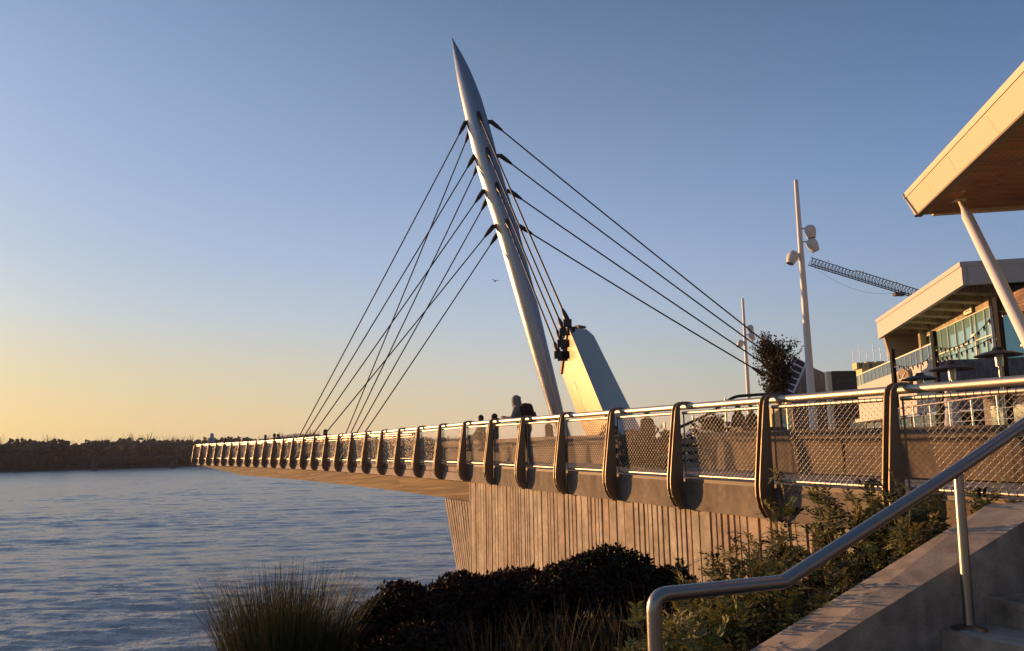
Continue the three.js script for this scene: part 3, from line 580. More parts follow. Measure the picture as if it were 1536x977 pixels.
// ───────────────────────── tower crane jib
{
  const t = thing('tower_crane', 'blue lattice tower crane jib behind the white building', 'crane', V(0, 0, 0));
  const A = V(76.4, 45.6, -200), B = V(113, 35.4, -206), d = B.clone().sub(A), L = d.length(); d.normalize();
  const up = V(0.25, 1, 0).addScaledVector(d, -V(0.25, 1, 0).dot(d)).normalize(), sd = d.clone().cross(up);
  const P = (s, u, w) => A.clone().addScaledVector(d, s).addScaledVector(up, u).addScaledVector(sd, w);
  const h = s => 1.75 - 0.0 * s + (s > 12 ? 0.35 : 0), g = [], g2 = [];
  for (const w of [-0.7, 0.7]) g.push(rod(P(0, 0, w), P(L, 0, w), 0.14, 0.14, 5)); g.push(rod(P(0, 1.9, 0), P(12, 1.75, 0), 0.13, 0.13, 5), rod(P(12, 1.75, 0), P(13, 2.15, 0), 0.13, 0.13, 5), rod(P(13, 2.15, 0), P(L, 2.1, 0), 0.13, 0.13, 5));
  for (let s = 0; s < L; s += 0.95) { for (const w of [-0.7, 0.7]) { g2.push(rod(P(s, 0, w), P(s + 0.47, h(s), 0), 0.07, 0.07, 4, false), rod(P(s + 0.47, h(s), 0), P(s + 0.95, 0, w), 0.07, 0.07, 4, false)); } g2.push(rod(P(s, 0, -0.7), P(s + 0.47, 0, 0.7), 0.05, 0.05, 4, false)); }
  part('jib_chords', g, M.crane, t); const lat = part('lattice', g2, M.crane, t); lat.userData.kind = 'stuff';
  part('trolley', box(2.6, 0.8, 1.6, ...P(25.5, -0.6, 0).toArray()), M.rust, t);
  part('tower', box(1.9, 60, 1.9, ...P(28.6, 0, 0).add(V(0, -31, 0)).toArray()), M.crane, t);
  const sag = []; for (let i = 0; i <= 14; i++) { const k = i / 14, p = P(1 + 24 * k, -0.2, 0); p.y -= 9 * k * (1 - k) * 1.2 - 0 ; sag.push(p); } part('hoist_rope', pipe(sag, 0.03, 4), M.cable, t);
  for (const s of [4.6, 14.5, 24.2]) part('beacon', new THREE.SphereGeometry(0.24, 8, 6).translate(...P(s, 2.35, 0).toArray()), M.lamp, t);
}

// ───────────────────────── building with the big roof (terrace restaurant)
const bE = V(0.215, 0, -0.977), bQ = V(0.977, 0, 0.215);
{
  const t = thing('terrace_building', 'cream building with deep sloping roof fascia, teal glazing and glass railed terrace', 'building', V(0, 0, 0));
  const O = V(22.95, 0, -40), B = (u, v, y) => O.clone().addScaledVector(bE, u).addScaledVector(bQ, v).setY(y);
  const blk = (u0, u1, v0, v1, y0, y1) => hexa([B(u0, v0, y0), B(u1, v0, y0), B(u1, v1, y0), B(u0, v1, y0)], [B(u0, v0, y1), B(u1, v0, y1), B(u1, v1, y1), B(u0, v1, y1)]);
  const rf = part('roof', [blk(0, 19.4, 0, 22, 8.9, 9.15)], M.panel, t);
  part('fascia', [hexa([B(0.02, 0.06, 7.95), B(19.3, 0.06, 7.7), B(19.3, 0.3, 7.7), B(0.02, 0.3, 7.95)], [B(0.02, 0.06, 8.9), B(19.3, 0.06, 8.9), B(19.3, 0.3, 8.9), B(0.02, 0.3, 8.9)])], M.panel, rf);
  part('fascia', [blk(0.02, 0.26, 0.32, 22, 7.95, 8.9)], M.panel, rf);
  part('soffit', [blk(0.27, 19.2, 0.31, 2.8, 8.45, 8.5)], M.stucco, t);
  for (let i = 0; i < 7; i++) { const u = 2.0 + i * 2.55; part('beam', [hexa([B(u, 0.32, 7.95), B(u + 0.8, 0.32, 7.95), B(u + 0.8, 2.6, 7.7), B(u, 2.6, 7.7)], [B(u, 0.32, 8.44), B(u + 0.8, 0.32, 8.44), B(u + 0.8, 2.6, 8.44), B(u, 2.6, 8.44)])], M.stucco, t); }
  part('upper_wall', [blk(3.7, 16.3, 2.4, 2.7, 7.35, 8.44)], M.stucco, t);
  part('wall_end', [blk(15.8, 16.3, 2.0, 2.39, 3.9, 8.3)], M.stucco, t);
  part('end_fin', [hexa([B(17.9, 0.9, 3.9), B(18.4, 0.9, 3.9), B(18.4, 5, 3.9), B(17.9, 5, 3.9)], [B(18.6, 0.2, 8.44), B(19.1, 0.2, 8.44), B(19.1, 5, 8.44), B(18.6, 5, 8.44)])], M.beam, t);
  part('front_wall', [blk(3.7, 4.0, 2.72, 22, 6.9, 8.44)], M.grey, t);
  // glazing: two rows of panes between mullions
  const us = [3.8, 4.7, 6.2, 6.95, 8.3, 9.8, 11.3, 12.8, 14.2, 15.7];
  const rows = [[4.3, 5.75], [5.83, 7.3]];
  for (const [y0, y1] of rows) for (let i = 0; i < us.length - 1; i++) { const w = part('window_pane', blk(us[i] + 0.05, us[i + 1] - 0.05, 2.5, 2.53, y0, y1), M.teal, t); part('mullion', blk(us[i] - 0.04, us[i] + 0.04, 2.42, 2.56, y0, y1), M.frame, w); }
  part('transom', blk(3.7, 15.79, 2.4, 2.56, 5.76, 5.82), M.trim, t); part('window_head', blk(3.7, 15.79, 2.38, 2.56, 7.305, 7.345), M.trim, t);
  const door = part('terrace_door', blk(6.22, 6.93, 2.36, 2.49, 4.3, 6.2), M.trim, t); part('door_pane', blk(6.35, 6.8, 2.33, 2.355, 4.4, 6.05), M.teal, door);
  const fr2 = [2.75, 6.5, 10]; for (let i = 0; i < 2; i++) { part('front_window', blk(3.72, 3.76, fr2[i], fr2[i + 1] - 0.1, 4.3, 6.85), M.teal, t); part('mullion', blk(3.65, 3.8, fr2[i] - 0.09, fr2[i] - 0.01, 4.3, 6.85), M.frame, t); }
  part('core', blk(4.05, 15.8, 2.9, 22, 3.9, 8.4), M.interior, t);
  // sign on the upper wall: pale board with dark lettering strokes that cannot be read
  const sg = part('sign_board', blk(5.95, 7.35, 2.24, 2.39, 7.42, 8.1), M.trim, t);
  part('sign_frame', [blk(5.9, 5.96, 2.22, 2.395, 7.4, 8.14), blk(7.34, 7.4, 2.22, 2.395, 7.4, 8.14), blk(5.961, 7.339, 2.22, 2.395, 8.101, 8.14), blk(5.961, 7.339, 2.22, 2.395, 7.38, 7.419)], M.brown, sg);
  reseed(88); { const g = []; for (let i = 0; i < 7; i++) { const u = 7.2 - i * 0.165; g.push(blk(u - 0.11, u - 0.06, 2.225, 2.238, 7.72 + rr(0, 0.08), 7.98 + rr(-0.06, 0.06))); g.push(blk(u - 0.055, u - 0.005, 2.225, 2.238, 7.72, 7.8 + rr(0, 0.12))); } for (let i = 0; i < 9; i++) g.push(blk(7.0 - i * 0.09 - 0.06, 7.0 - i * 0.09, 2.225, 2.238, 7.53, 7.6)); part('lettering', g, M.brown, sg); }
  part('vent_grille', blk(4.4, 5.2, 2.37, 2.395, 7.95, 8.15), M.brown, t);
  // terrace with parapet, glass balustrade
  const v0 = -1.75;
  part('terrace_slab', blk(-0.2, 22, v0 + 0.3, 22, 3.6, 3.9), M.grey, t);
  part('parapet', blk(-0.45, 21.5, v0, v0 + 0.25, 1.6, 4.2), M.panel, t);
  part('front_parapet', blk(-0.44, -0.2, v0 + 0.252, 22, 1.6, 4.1), M.grey, t);
  part('lower_wall', blk(0.4, 21, v0 + 0.9, 22, -0.56, 1.58), M.grey, t);
  for (let i = 0; i < 8; i++) { const w = part('ground_floor_pane', blk(0.55 + i * 2.55, 2.9 + i * 2.55, v0 + 0.8, v0 + 0.84, -0.4, 1.5), M.tint, t); part('mullion', blk(2.92 + i * 2.55, 3.08 + i * 2.55, v0 + 0.76, v0 + 0.88, -0.45, 1.55), M.brown, w); }
  for (let i = 0; i < 6; i++) part('ground_floor_pane', blk(0.32, 0.36, v0 + 0.95 + i * 3, v0 + 3.85 + i * 3, -0.4, 1.5), M.tint, t);
  part('balustrade_rail', blk(-0.4, 21.5, v0 + 0.09, v0 + 0.15, 4.98, 5.05), M.trim, t);
  for (let i = 0; i < 19; i++) { const u = -0.35 + i * 1.15; const p = part('balustrade_pane', blk(u + 0.06, u + 1.1, v0 + 0.11, v0 + 0.125, 4.24, 4.96), M.glass, t); part('balustrade_post', blk(u - 0.02, u + 0.03, v0 + 0.09, v0 + 0.14, 4.2, 4.98), M.frame, p); }
  // round sign
  const R = new THREE.CylinderGeometry(0.56, 0.56, 0.16, 32); R.rotateX(Math.PI / 2); R.rotateY(Math.atan2(-bQ.x, -bQ.z) + 0.34); const rc = B(4.3, v0 - 0.3, 3.6); R.translate(rc.x, rc.y, rc.z);
  const rs = part('round_sign', R, M.brown, t);
  const rn = V(-bQ.x, 0, -bQ.z).applyAxisAngle(UP, 0.34), rt = V(rn.z, 0, -rn.x); part('bracket', rod(rc, B(4.3, v0 + 0.02, 3.6), 0.06, 0.06, 8), M.brown, rs); const sc = (u, y) => rc.clone().addScaledVector(rn, 0.1).addScaledVector(rt, -u).add(V(0, y, 0)); part('emblem', [pipe([sc(0.38, 0.22), sc(0.3, -0.02), sc(0.12, -0.1), sc(-0.1, 0.12), sc(-0.28, 0.28)], 0.035, 6), pipe([sc(0.22, -0.05), sc(0.2, -0.35)], 0.03, 6), pipe([sc(0.0, 0.02), sc(-0.3, -0.05)], 0.03, 6)], M.trim, rs);
}
// distant yellow roof plant beyond the terrace
{ const t = thing('rooftop_plant_block', 'small ochre rooftop blocks showing beyond the terrace balustrade', 'building', V(46.6, -0.5, -92)); part('shell', [box(4.6, 8.9, 4, -4.9, 4.45, 0)], M.house, t); for (let i = 0; i < 4; i++) { const w = part('roof_box', box(0.9, rr(0.7, 1.2), 1.2, -6.7 + i * 1.15, 9.4, 0), M.house, t); part('vent', box(0.4, 0.5, 0.05, -6.7 + i * 1.15, 9.4, 0.63), M.brown, w); } for (let i = 0; i < 6; i++) part('antenna', rod(V(-7 + i * 0.8, 8.9, -0.5), V(-7 + i * 0.8, rr(11, 12.4), -0.5), 0.05, 0.03, 5), M.frame, t); }

// ───────────────────────── near building: slanted canopy, strut, timber wall
{
  const t = thing('canopy_building', 'pale slanted roof canopy with timber soffit and a raking white strut', 'building', V(0, 0, 0));
  const c0 = V(13.06, 7.21, -25), e = V(-0.1935, 0, 0.981), q = V(0.981, 0, 0.1935);
  const P = (s, v, y) => c0.clone().addScaledVector(e, s).addScaledVector(q, v).setY(7.21 + y);
  const blk = (s0, s1, v0, v1, y0, y1) => hexa([P(s0, v0, y0), P(s1, v0, y0), P(s1, v1, y0), P(s0, v1, y0)], [P(s0, v0, y1), P(s1, v0, y1), P(s1, v1, y1), P(s0, v1, y1)]);
  // fascia in panels, leaning outwards to the top
  const cuts = [0, 2.05, 4.1, 6.9, 9.7, 12.5, 16, 20];
  for (let i = 0; i < cuts.length - 1; i++) { const a = cuts[i] + 0.005, b = cuts[i + 1] - 0.005; part('fascia_panel', hexa([P(a, 0, 0.06), P(b, 0, 0.06), P(b, 0.5, 0.06), P(a, 0.5, 0.06)], [P(a, -0.25, 0.62), P(b, -0.25, 0.62), P(b, 0.5, 0.62), P(a, 0.5, 0.62)]), M.canopy, t); }
  part('coping', hexa([P(-0.02, -0.27, 0.63), P(20, -0.27, 0.63), P(20, 12, 0.63), P(-0.02, 12, 0.63)], [P(-0.02, -0.31, 0.78), P(20, -0.31, 0.78), P(20, 12, 0.78), P(-0.02, 12, 0.78)]), M.canopy, t);
  part('drip_edge', blk(0.0, 20, -0.01, 0.2, 0.0, 0.058), M.brown, t);
  part('end_fascia', blk(-0.01, 0.2, 0.51, 12, 0.0, 0.62), M.canopy, t);
  for (let i = 0; i < 7; i++) part('soffit_board', hexa([P(0.21, 0.21 + i * 0.16, 0.02), P(20, 0.21 + i * 0.16, 0.02), P(20, 0.36 + i * 0.16, 0.02), P(0.21, 0.36 + i * 0.16, 0.02)], [P(0.21, 0.21 + i * 0.16, 0.05), P(20, 0.21 + i * 0.16, 0.05), P(20, 0.36 + i * 0.16, 0.05), P(0.21, 0.36 + i * 0.16, 0.05)]), M.soffit, t);
  part('inner_soffit', blk(0.21, 20, 1.36, 12, 0.1, 0.14), M.soffit, t);
  part('downlight', new THREE.CylinderGeometry(0.06, 0.06, 0.03, 12).translate(...P(2.6, 0.6, 0.0).toArray()), M.lamp, t);
  // strut
  const A = P(1.68, 0.78, -0.01), Bm = V(12.45, -0.5, -17.6); const d = Bm.clone().sub(A).normalize();
  const strut = part('strut', [pipe([A.clone().addScaledVector(d, 0.35), A.clone().addScaledVector(d, 0.8), Bm], [0.06, 0.15, 0.175], 16)], M.white, t);
  part('clevis', [rod(A, A.clone().addScaledVector(d, 0.4), 0.06, 0.07, 8), box(0.3, 0.06, 0.25, A.x, A.y, A.z)], M.canopy, strut);
  // timber clad wall
  const wo = V(16.6, 0, -26), we = e, W = (s, v, y) => wo.clone().addScaledVector(we, s).addScaledVector(q, v).setY(y);
  const wb = (s0, s1, v0, v1, y0, y1) => hexa([W(s0, v0, y0), W(s1, v0, y0), W(s1, v1, y0), W(s0, v1, y0)], [W(s0, v0, y1), W(s1, v0, y1), W(s1, v1, y1), W(s0, v1, y1)]);
  for (let i = 0; i < 14; i++) part('timber_board', wb(0, 12, 0, 0.12, 3.36 + i * 0.11, 3.36 + i * 0.11 + 0.098), M.wood, t);
  part('timber_end', wb(0.0, 0.05, 0.121, 9, 3.36, 4.9), M.wood, t);
  part('timber_core', wb(0.06, 12, 0.13, 9, 3.4, 4.94), M.interior, t); part('rear_wall', wb(1, 12, 4, 9, 4.95, 7.2), M.stucco, t);
  part('upper_window', wb(0.5, 12, 0.3, 0.34, 4.95, 5.4), M.teal, t); part('lower_window', wb(-0.4, 12, 0.55, 0.6, 0.2, 3.1), M.teal, t); part('window_sill', wb(-0.45, 12, 0.2, 0.62, 3.12, 3.2), M.trim, t); part('lower_core', wb(-0.3, 12, 0.65, 9, -0.6, 3.11), M.interior, t);
}

// ───────────────────────── patio: posts, string lights, heaters, parasol, railing
const patioPosts = [V(13.55, 0, -22), V(15.2, 0, -28.6), V(16.23, 0, -34)];
['with the bulb strings beside the timber wall', 'in front of the terrace parapet corner', 'standing past the round wall sign'].forEach((w, i) => {
  const p = patioPosts[i], y = deckY(p.x, p.z), t = thing('patio_post', `slim black square post ${w}`, 'post', V(p.x, y, p.z), 0.2, 'black patio posts');
  part('shaft', rbox(0.16, 3.98 - y, 0.16, 0.012, 0, (3.98 - y) / 2 + 0.02, 0), M.black, t); part('foot_plate', rbox(0.34, 0.02, 0.34, 0.004, 0, 0.01, 0), M.black, t);
});
function bulbs(A, B, sag, n, label) {
  const t = thing('string_lights', label, 'string lights', V(0, 0, 0), 0, 'patio bulb strings'), pts = []; for (let i = 0; i <= 24; i++) { const k = i / 24, p = A.clone().lerp(B, k); p.y -= sag * 4 * k * (1 - k); pts.push(p); }
  part('wire', pipe(pts, 0.012, 5), M.black, t);
  const cv = new Poly(pts); for (let i = 0; i < n; i++) { const p = cv.getPoint((i + 0.5) / n); const s = part('lamp_holder', new THREE.CylinderGeometry(0.025, 0.03, 0.09, 6).translate(p.x, p.y - 0.05, p.z), M.black, t); part('bulb', new THREE.SphereGeometry(0.035, 8, 6).translate(p.x, p.y - 0.12, p.z), M.bulb, s); }
}
bulbs(V(13.55, 3.7, -22), V(15.2, 3.45, -28.6), 0.45, 13, 'upper bulb string between the two black posts before the glazing');
bulbs(V(13.55, 3.0, -22), V(15.2, 3.0, -28.6), 0.12, 12, 'lower bulb string between the two black posts before the glazing');
bulbs(V(13.55, 3.6, -22), V(12.6, 3.5, -16), 0.3, 10, 'bulb string running from the black post past the strut');
bulbs(V(15.2, 3.2, -28.6), V(16.23, 3.4, -34), 0.3, 9, 'short bulb string in front of the pale terrace parapet');
function heater(x, z, top, label) {
  const y = deckY(x, z), t = thing('patio_heater', label, 'heater', V(x, y, z), 0, 'mushroom patio heaters'), H = top - y;
  part('hood', new THREE.LatheGeometry([[0, 0.12], [0.1, 0.11], [0.14, 0.03], [0.3, 0.0], [0.52, -0.08], [0.525, -0.1], [0.3, -0.03], [0, -0.02]].map(p => new THREE.Vector2(...p)), 24).translate(0, H - 0.12, 0), M.dark, t);
  part('emitter', [new THREE.CylinderGeometry(0.1, 0.085, 0.3, 14).translate(0, H - 0.32, 0)], M.steel, t);
  part('pole', rod(V(0, 0.7, 0), V(0, H - 0.46, 0), 0.035, 0.035, 10), M.steel, t);
  part('tank_housing', new THREE.CylinderGeometry(0.19, 0.22, 0.7, 16).translate(0, 0.35, 0), M.dark, t);
}
heater(11.0, -20, 2.02, 'mushroom patio heater with dark hood, lower of the pair before the grey parapet');
heater(11.6, -19, 2.25, 'mushroom patio heater beside the tall black post near the strut');
heater(12.23, -24, 2.1, 'mushroom patio heater whose hood overlaps the round wall sign');
{ const t = thing('folded_parasol', 'grey folded parasol standing behind the patio railing', 'parasol', V(10.7, deckY(10.7, -19.6), -19.6)); const p = []; for (const [r, y] of [[0.01, 2.0], [0.1, 1.85], [0.15, 1.5], [0.13, 1.3], [0.19, 0.95], [0.2, 0.72], [0.0, 0.7]]) p.push(new THREE.Vector2(r, y)); const g = new THREE.LatheGeometry(p, 18); const q = g.attributes.position; for (let i = 0; i < q.count; i++) { const a = Math.atan2(q.getZ(i), q.getX(i)), k = 1 + 0.16 * Math.sin(a * 6 + q.getY(i) * 2); q.setXYZ(i, q.getX(i) * k, q.getY(i), q.getZ(i) * k); } g.computeVertexNormals(); part('canopy', g, M.cloth, t); part('pole', rod(V(0, 0, 0), V(0, 0.72, 0), 0.03, 0.03, 8), M.frame, t); part('foot', new THREE.CylinderGeometry(0.26, 0.28, 0.08, 16).translate(0, 0.04, 0), M.grey, t); }
{ const t = thing('patio_railing', 'thin wire patio railing in front of the restaurant tables', 'railing', V(0, 0, 0)); const A = V(10.3, 0, -21.5), B = V(8.6, 0, -12.5), N = 7; const P = (k, y) => { const p = A.clone().lerp(B, k); p.y = deckY(p.x, p.z) + y; return p; }; for (let i = 0; i <= N; i++) part('post', rod(P(i / N, 0), P(i / N, 1.4), 0.02, 0.02, 6), M.frame, t); part('top_rail', rod(P(0, 1.4), P(1, 1.4), 0.022, 0.022, 8), M.rail, t); for (const y of [0.95, 1.15]) part('wire', rod(P(0, y), P(1, y), 0.006, 0.006, 4), M.frame, t); }
{ // restaurant interior front behind the patio
  const t = thing('patio_screen', 'dark glazed restaurant front behind the patio heaters', 'wall', V(16.5, deckY(16.5, -30), -30), 0.2); part('back_wall', box(0.2, 2.2, 18, 4, 1.1, 6), M.interior, t); for (let i = 0; i < 6; i++) { const w = part('window_pane', box(0.03, 1.7, 2.4, 3.88, 1.05, -1.4 + i * 2.9), M.tint, t); part('mullion', box(0.08, 1.9, 0.1, 3.86, 1.0, -0.02 + i * 2.9), M.trim, w); } part('header', box(0.3, 0.3, 18.2, 3.9, 2.36, 6), M.brown, t); }
const tableSpots = [[12.2, -21.5], [13.1, -24.6], [14.2, -27.6], [10.6, -17.4]];
tableSpots.forEach(([x, z], i) => { const t = thing('patio_table', ['small round patio table beside the lower heater', 'small round patio table near the middle heater', 'small round patio table by the black post', 'small round patio table next to the patio railing'][i], 'table', V(x, deckY(x, z), z), 0, 'round patio tables'); part('top', new THREE.CylinderGeometry(0.42, 0.42, 0.035, 20).translate(0, 0.73, 0), M.dark, t); part('stem', rod(V(0, 0.03, 0), V(0, 0.72, 0), 0.035, 0.035, 8), M.dark, t); part('foot', new THREE.CylinderGeometry(0.25, 0.27, 0.03, 16).translate(0, 0.015, 0), M.dark, t); });

// kiosk sign
{
  const t = thing('kiosk_sign', 'dark boxy kiosk with faint lettering and pale posts', 'kiosk', V(13.1, deckY(13.1, -32), -32));
  const y0 = deckY(13.1, -32);
  part('box', rbox(0.98, 1.9, 0.5, 0.02, 0.08, 2.36, 0), M.kiosk, t); 
  part('post', rbox(0.2, 3.28, 0.2, 0.015, -0.5, 1.66, 0.1), M.trim, t); part('post', rbox(0.2, 1.42, 0.2, 0.015, 0.32, 0.71, 0.05), M.trim, t);
  part('panel', box(0.34, 1.1, 0.04, 0.1, 0.86, 0), M.brown, t);
  reseed(17); const g = []; for (let i = 0; i < 8; i++) g.push(box(0.06, rr(0.1, 0.14), 0.012, -0.2 + i * 0.085, 2.92, 0.257)); part('lettering', g, M.grey, t);
}
// yellow house beyond
{
  const t = thing('yellow_house', 'ochre gabled house far behind the seat wall', 'house', V(33.5, -0.6, -92));
  part('wall', extrude([[-4, -6], [5, -6], [5, 1.6], [-1.2, 5.9], [-4, 4.1]], 6, 0).translate(0, 0, -6), M.house, t);
  const roof = part('roof', [hexa([V(-1.3, 5.95, 0.3), V(5.4, 1.4, 0.3), V(5.4, 1.4, -6.3), V(-1.3, 5.95, -6.3)], [V(-1.3, 6.2, 0.3), V(5.4, 1.65, 0.3), V(5.4, 1.65, -6.3), V(-1.3, 6.2, -6.3)])], M.trim, t);
  for (const x of [-2.4, -0.4]) { const w = part('window', box(1.0, 1.3, 0.06, x, 3.2, 0.04), M.trim, t); part('pane', box(0.8, 1.1, 0.04, x, 3.2, 0.08), M.teal, w); }
  part('balcony_rail', box(7, 0.9, 0.06, 0.5, 1.4, 0.6), M.trim, t);
}
{ // ramp railing on the plaza
  const t = thing('ramp_railing', 'slim brass lit posts with a kinked dark handrail behind the seat wall', 'railing', V(0, 0, 0));
  for (const x of [4.51, 5.36, 6.35, 7.32, 8.18]) part('post', rod(V(x, deckY(x, -24), -24), V(x, x < 6 ? 1.0 + (x - 5.83) * 0.2 : 1.42, -24), 0.03, 0.03, 8), M.rail, t);
  part('handrail', pipe(bend([V(4.4, 0.35, -24), V(5.825, 0.943, -24), V(6.62, 1.47, -24), V(7.5, 1.52, -24), V(8.4, 1.5, -24)], 0.2), 0.045, 8), M.dark, t);
}

// ───────────────────────── stairs, cheek wall and handrail in the foreground
{
  const t = thing('cheek_wall', 'sloping concrete stair cheek wall with leaf shadows on its broad top', 'wall', V(0, 0, 0));
  const h = V(0.92, 0, -0.39), D = V(1.677, -1.459, -6.05).addScaledVector(h, -0.6).add(V(0, -0.21, 0)), A = V(2.03, -1.39, -5.74).addScaledVector(h, -0.6).add(V(0, -0.204, 0)), Cc = V(4.09, -0.53, -7.07), B = V(4.39, -0.53, -6.74), dn = v => v.clone().setY(-4.2);
  part('slope', hexa([dn(A), dn(B), dn(Cc), dn(D)], [A, B, Cc, D]), M.stair, t);
  const e1 = B.clone().addScaledVector(h, 3), e2 = Cc.clone().addScaledVector(h, 3);
  part('level_top', hexa([dn(B), dn(e1), dn(e2), dn(Cc)], [B, e1, e2, Cc]), M.stair, t);
}
{
  const t = thing('concrete_stairs', 'shaded concrete stairs with thick rounded treads beside the handrail', 'stairs', V(0, 0, 0));
  const w = V(0.92, 0, -0.39), f = V(0.39, 0, 0.92), dn = v => v.clone().setY(-3.2);
  for (let i = -3; i < 5; i++) { const a = V(3.135, -1.363 + i * 0.186, -6.21).addScaledVector(w, i * 0.493).addScaledVector(f, 0.006), b = a.clone().addScaledVector(w, i === 4 ? 3 : 0.52), q = [a, b, b.clone().addScaledVector(f, 2.3), a.clone().addScaledVector(f, 2.3)];
    part('step', hexa(q.map(dn), q), M.stair, t); }
  part('landing', box(5, 0.2, 5.6, 0.0, -2.2, -1.2), M.stair, t);
}
{
  const t = thing('stair_handrail', 'round brushed steel stair handrail with bent end and one flanged post', 'handrail', V(0, 0, 0));
  part('rail', pipe([...bend([V(0.835, -2.2, -5.09), V(0.84, -0.895, -5.09), V(1.7, -0.894, -5.468)], 0.1, 8), ...bend([V(1.72, -0.894, -5.477), V(1.773, -0.894, -5.5), V(3.371, -0.2, -6.18)], 0.03, 4), V(4.107, 0.138, -6.49), V(5.2, 0.6, -6.95)], 0.046, 20), M.steel, t);
  part('post', rod(V(3.342, -1.363, -6.18), V(3.371, -0.22, -6.18), 0.039, 0.035, 16), M.steel, t);
  part('flange', new THREE.LatheGeometry([[0, 0.036], [0.05, 0.036], [0.06, 0.025], [0.115, 0.014], [0.12, 0]].map(p => new THREE.Vector2(...p)), 24).translate(3.342, -1.362, -6.18), M.steel, t);
}
// ───────────────────────── river bank
function bankY(x, z) {
  const s = x * 0.75 + z * 0.25; let y = s > -1.5 ? -2.3 : -2.3 + (s + 1.5) * 0.12; if (s < -4) y -= -(s + 4) * 1.05;
  return y + 0.12 * (N32(x * 1.1 + 40, z * 1.1 + 40) - 0.5) + 0.08 * (N32(x * 3 + 7, z * 3) - 0.5);
}
{
  const l = [], X0 = -16, X1 = 8, Z0 = -26, Z1 = 8, st = 0.35, P = (x, z) => V(x, bankY(x, z), z);
  for (let x = X0; x < X1; x += st) for (let z = Z0; z < Z1; z += st) { if (bankY(x, z) < WATER - 0.8 && bankY(x + st, z + st) < WATER - 0.8) continue; l.push(P(x, z), P(x, z + st), P(x + st, z + st), P(x, z), P(x + st, z + st), P(x + st, z)); }
  setting('river_bank', tris(l), M.soil);
  reseed(61); const g = new THREE.IcosahedronGeometry(1, 1), im = fin(new THREE.InstancedMesh(g, M.grey, 700)), o = new THREE.Object3D(); im.name = 'riprap_stones'; im.userData = { kind: 'stuff', label: 'grey riprap stones along the water line' };
  for (let i = 0; i < 700; i++) { const z = rr(-24, 4), x = (-8.6 - z * 0.25) / 0.75 + rr(-2.5, 2.5); o.position.set(x, bankY(x, z), z); o.rotation.set(rr(0, 6), rr(0, 6), rr(0, 6)); const s = rr(0.15, 0.5); o.scale.set(s * rr(0.7, 1.3), s * rr(0.6, 1), s); o.updateMatrix(); im.setMatrixAt(i, o.matrix); }
  scene.add(im);
}

// ───────────────────────── plants
function leafQuad(pos, nor, uv, p, dir, nrm, L, w) {    // pointed leaf folded a little along its midrib, four triangles
  const s = dir.clone().cross(nrm).normalize(), f = nrm.clone().multiplyScalar(w * 0.25);
  const a = p, b = p.clone().addScaledVector(dir, L * 0.45).addScaledVector(s, w).add(f), c = p.clone().addScaledVector(dir, L), d = p.clone().addScaledVector(dir, L * 0.45).addScaledVector(s, -w).add(f), m = p.clone().addScaledVector(dir, L * 0.5);
  for (const q of [a, b, m, b, c, m, a, m, d, m, c, d]) pos.push(q.x, q.y, q.z);
}
function leafGeo(pos) { const g = new THREE.BufferGeometry(); g.setAttribute('position', new THREE.Float32BufferAttribute(pos, 3)); g.computeVertexNormals(); return clean(g); }
const rdir = () => { let v; do v = V(rr(-1, 1), rr(-1, 1), rr(-1, 1)); while (v.lengthSq() > 1 || v.lengthSq() < 0.05); return v.normalize(); };
function mound(x, z, top, rx, rz, label, mats, s, n = 5200) {   // rounded shrub: leaves in drooping whorls over a branchy dome
  reseed(s); const y0 = bankY(x, z), H = top - y0, t = thing('mounded_shrub', label, 'shrub', V(x, y0, z), 0, 'mounded red leaved shrubs');
  const sets = mats.map(() => []), bumps = []; for (let i = 0; i < 26; i++) { const a = rr(0, 6.28), e = Math.acos(rr(0.02, 1)); bumps.push([V(Math.sin(e) * Math.cos(a), Math.cos(e), Math.sin(e) * Math.sin(a)), rr(0.1, 0.34), rr(0.02, 0.085)]); }
  const tw = [];
  for (let i = 0; i < n / 3.2; i++) {
    const a = rr(0, 6.28), e = Math.acos(rr(-0.05, 1)), d = V(Math.sin(e) * Math.cos(a), Math.cos(e), Math.sin(e) * Math.sin(a));
    let k = 0.9; for (const [b, w, h] of bumps) { const q = d.distanceTo(b); k += h * Math.exp(-q * q / (w * w)); } k *= 1 - 0.4 * Math.pow(rnd(), 2.2);
    const c = V(d.x * rx * k, Math.max(0.05, Math.pow(Math.max(0, d.y), 0.72) * H * k * 0.98), d.z * rz * k), m = Math.floor(rnd() * mats.length);
    for (let j = 0; j < 7; j++) { const ld = d.clone().multiplyScalar(0.5).add(rdir().multiplyScalar(0.9)).add(V(0, -0.35, 0)).normalize(); leafQuad(sets[m], 0, 0, c.clone().add(rdir().multiplyScalar(0.02)), ld, rdir(), rr(0.055, 0.095), rr(0.014, 0.023)); }
    if (i % 14 === 0) tw.push(pipe([V(c.x * 0.1, 0, c.z * 0.1), V(c.x * 0.5, c.y * 0.65, c.z * 0.5), c], [0.012, 0.008, 0.003], 4));
  }
  sets.forEach((p, i) => part('foliage', leafGeo(p), mats[i], t)); part('branches', tw, M.bark, t);
}
const reds = [M.leafRed, M.leafPurple, M.leafDark];
mound(-1.15, -9.2, -1.42, 0.85, 0.8, 'dark red mounded shrub nearest the grass clump', reds, 201, 7500);
mound(-0.6, -9.6, -1.36, 0.85, 0.7, 'rust edged mounded shrub between the river grass and the abutment nose', reds, 208, 6500);
mound(0.0, -9.8, -1.3, 0.95, 0.8, 'dark mounded shrub before the raking ribs of the abutment', reds, 202, 7500);
mound(0.55, -9.4, -1.27, 0.75, 0.65, 'small rust tinted mounded shrub between two larger mounds', reds, 203, 5500);
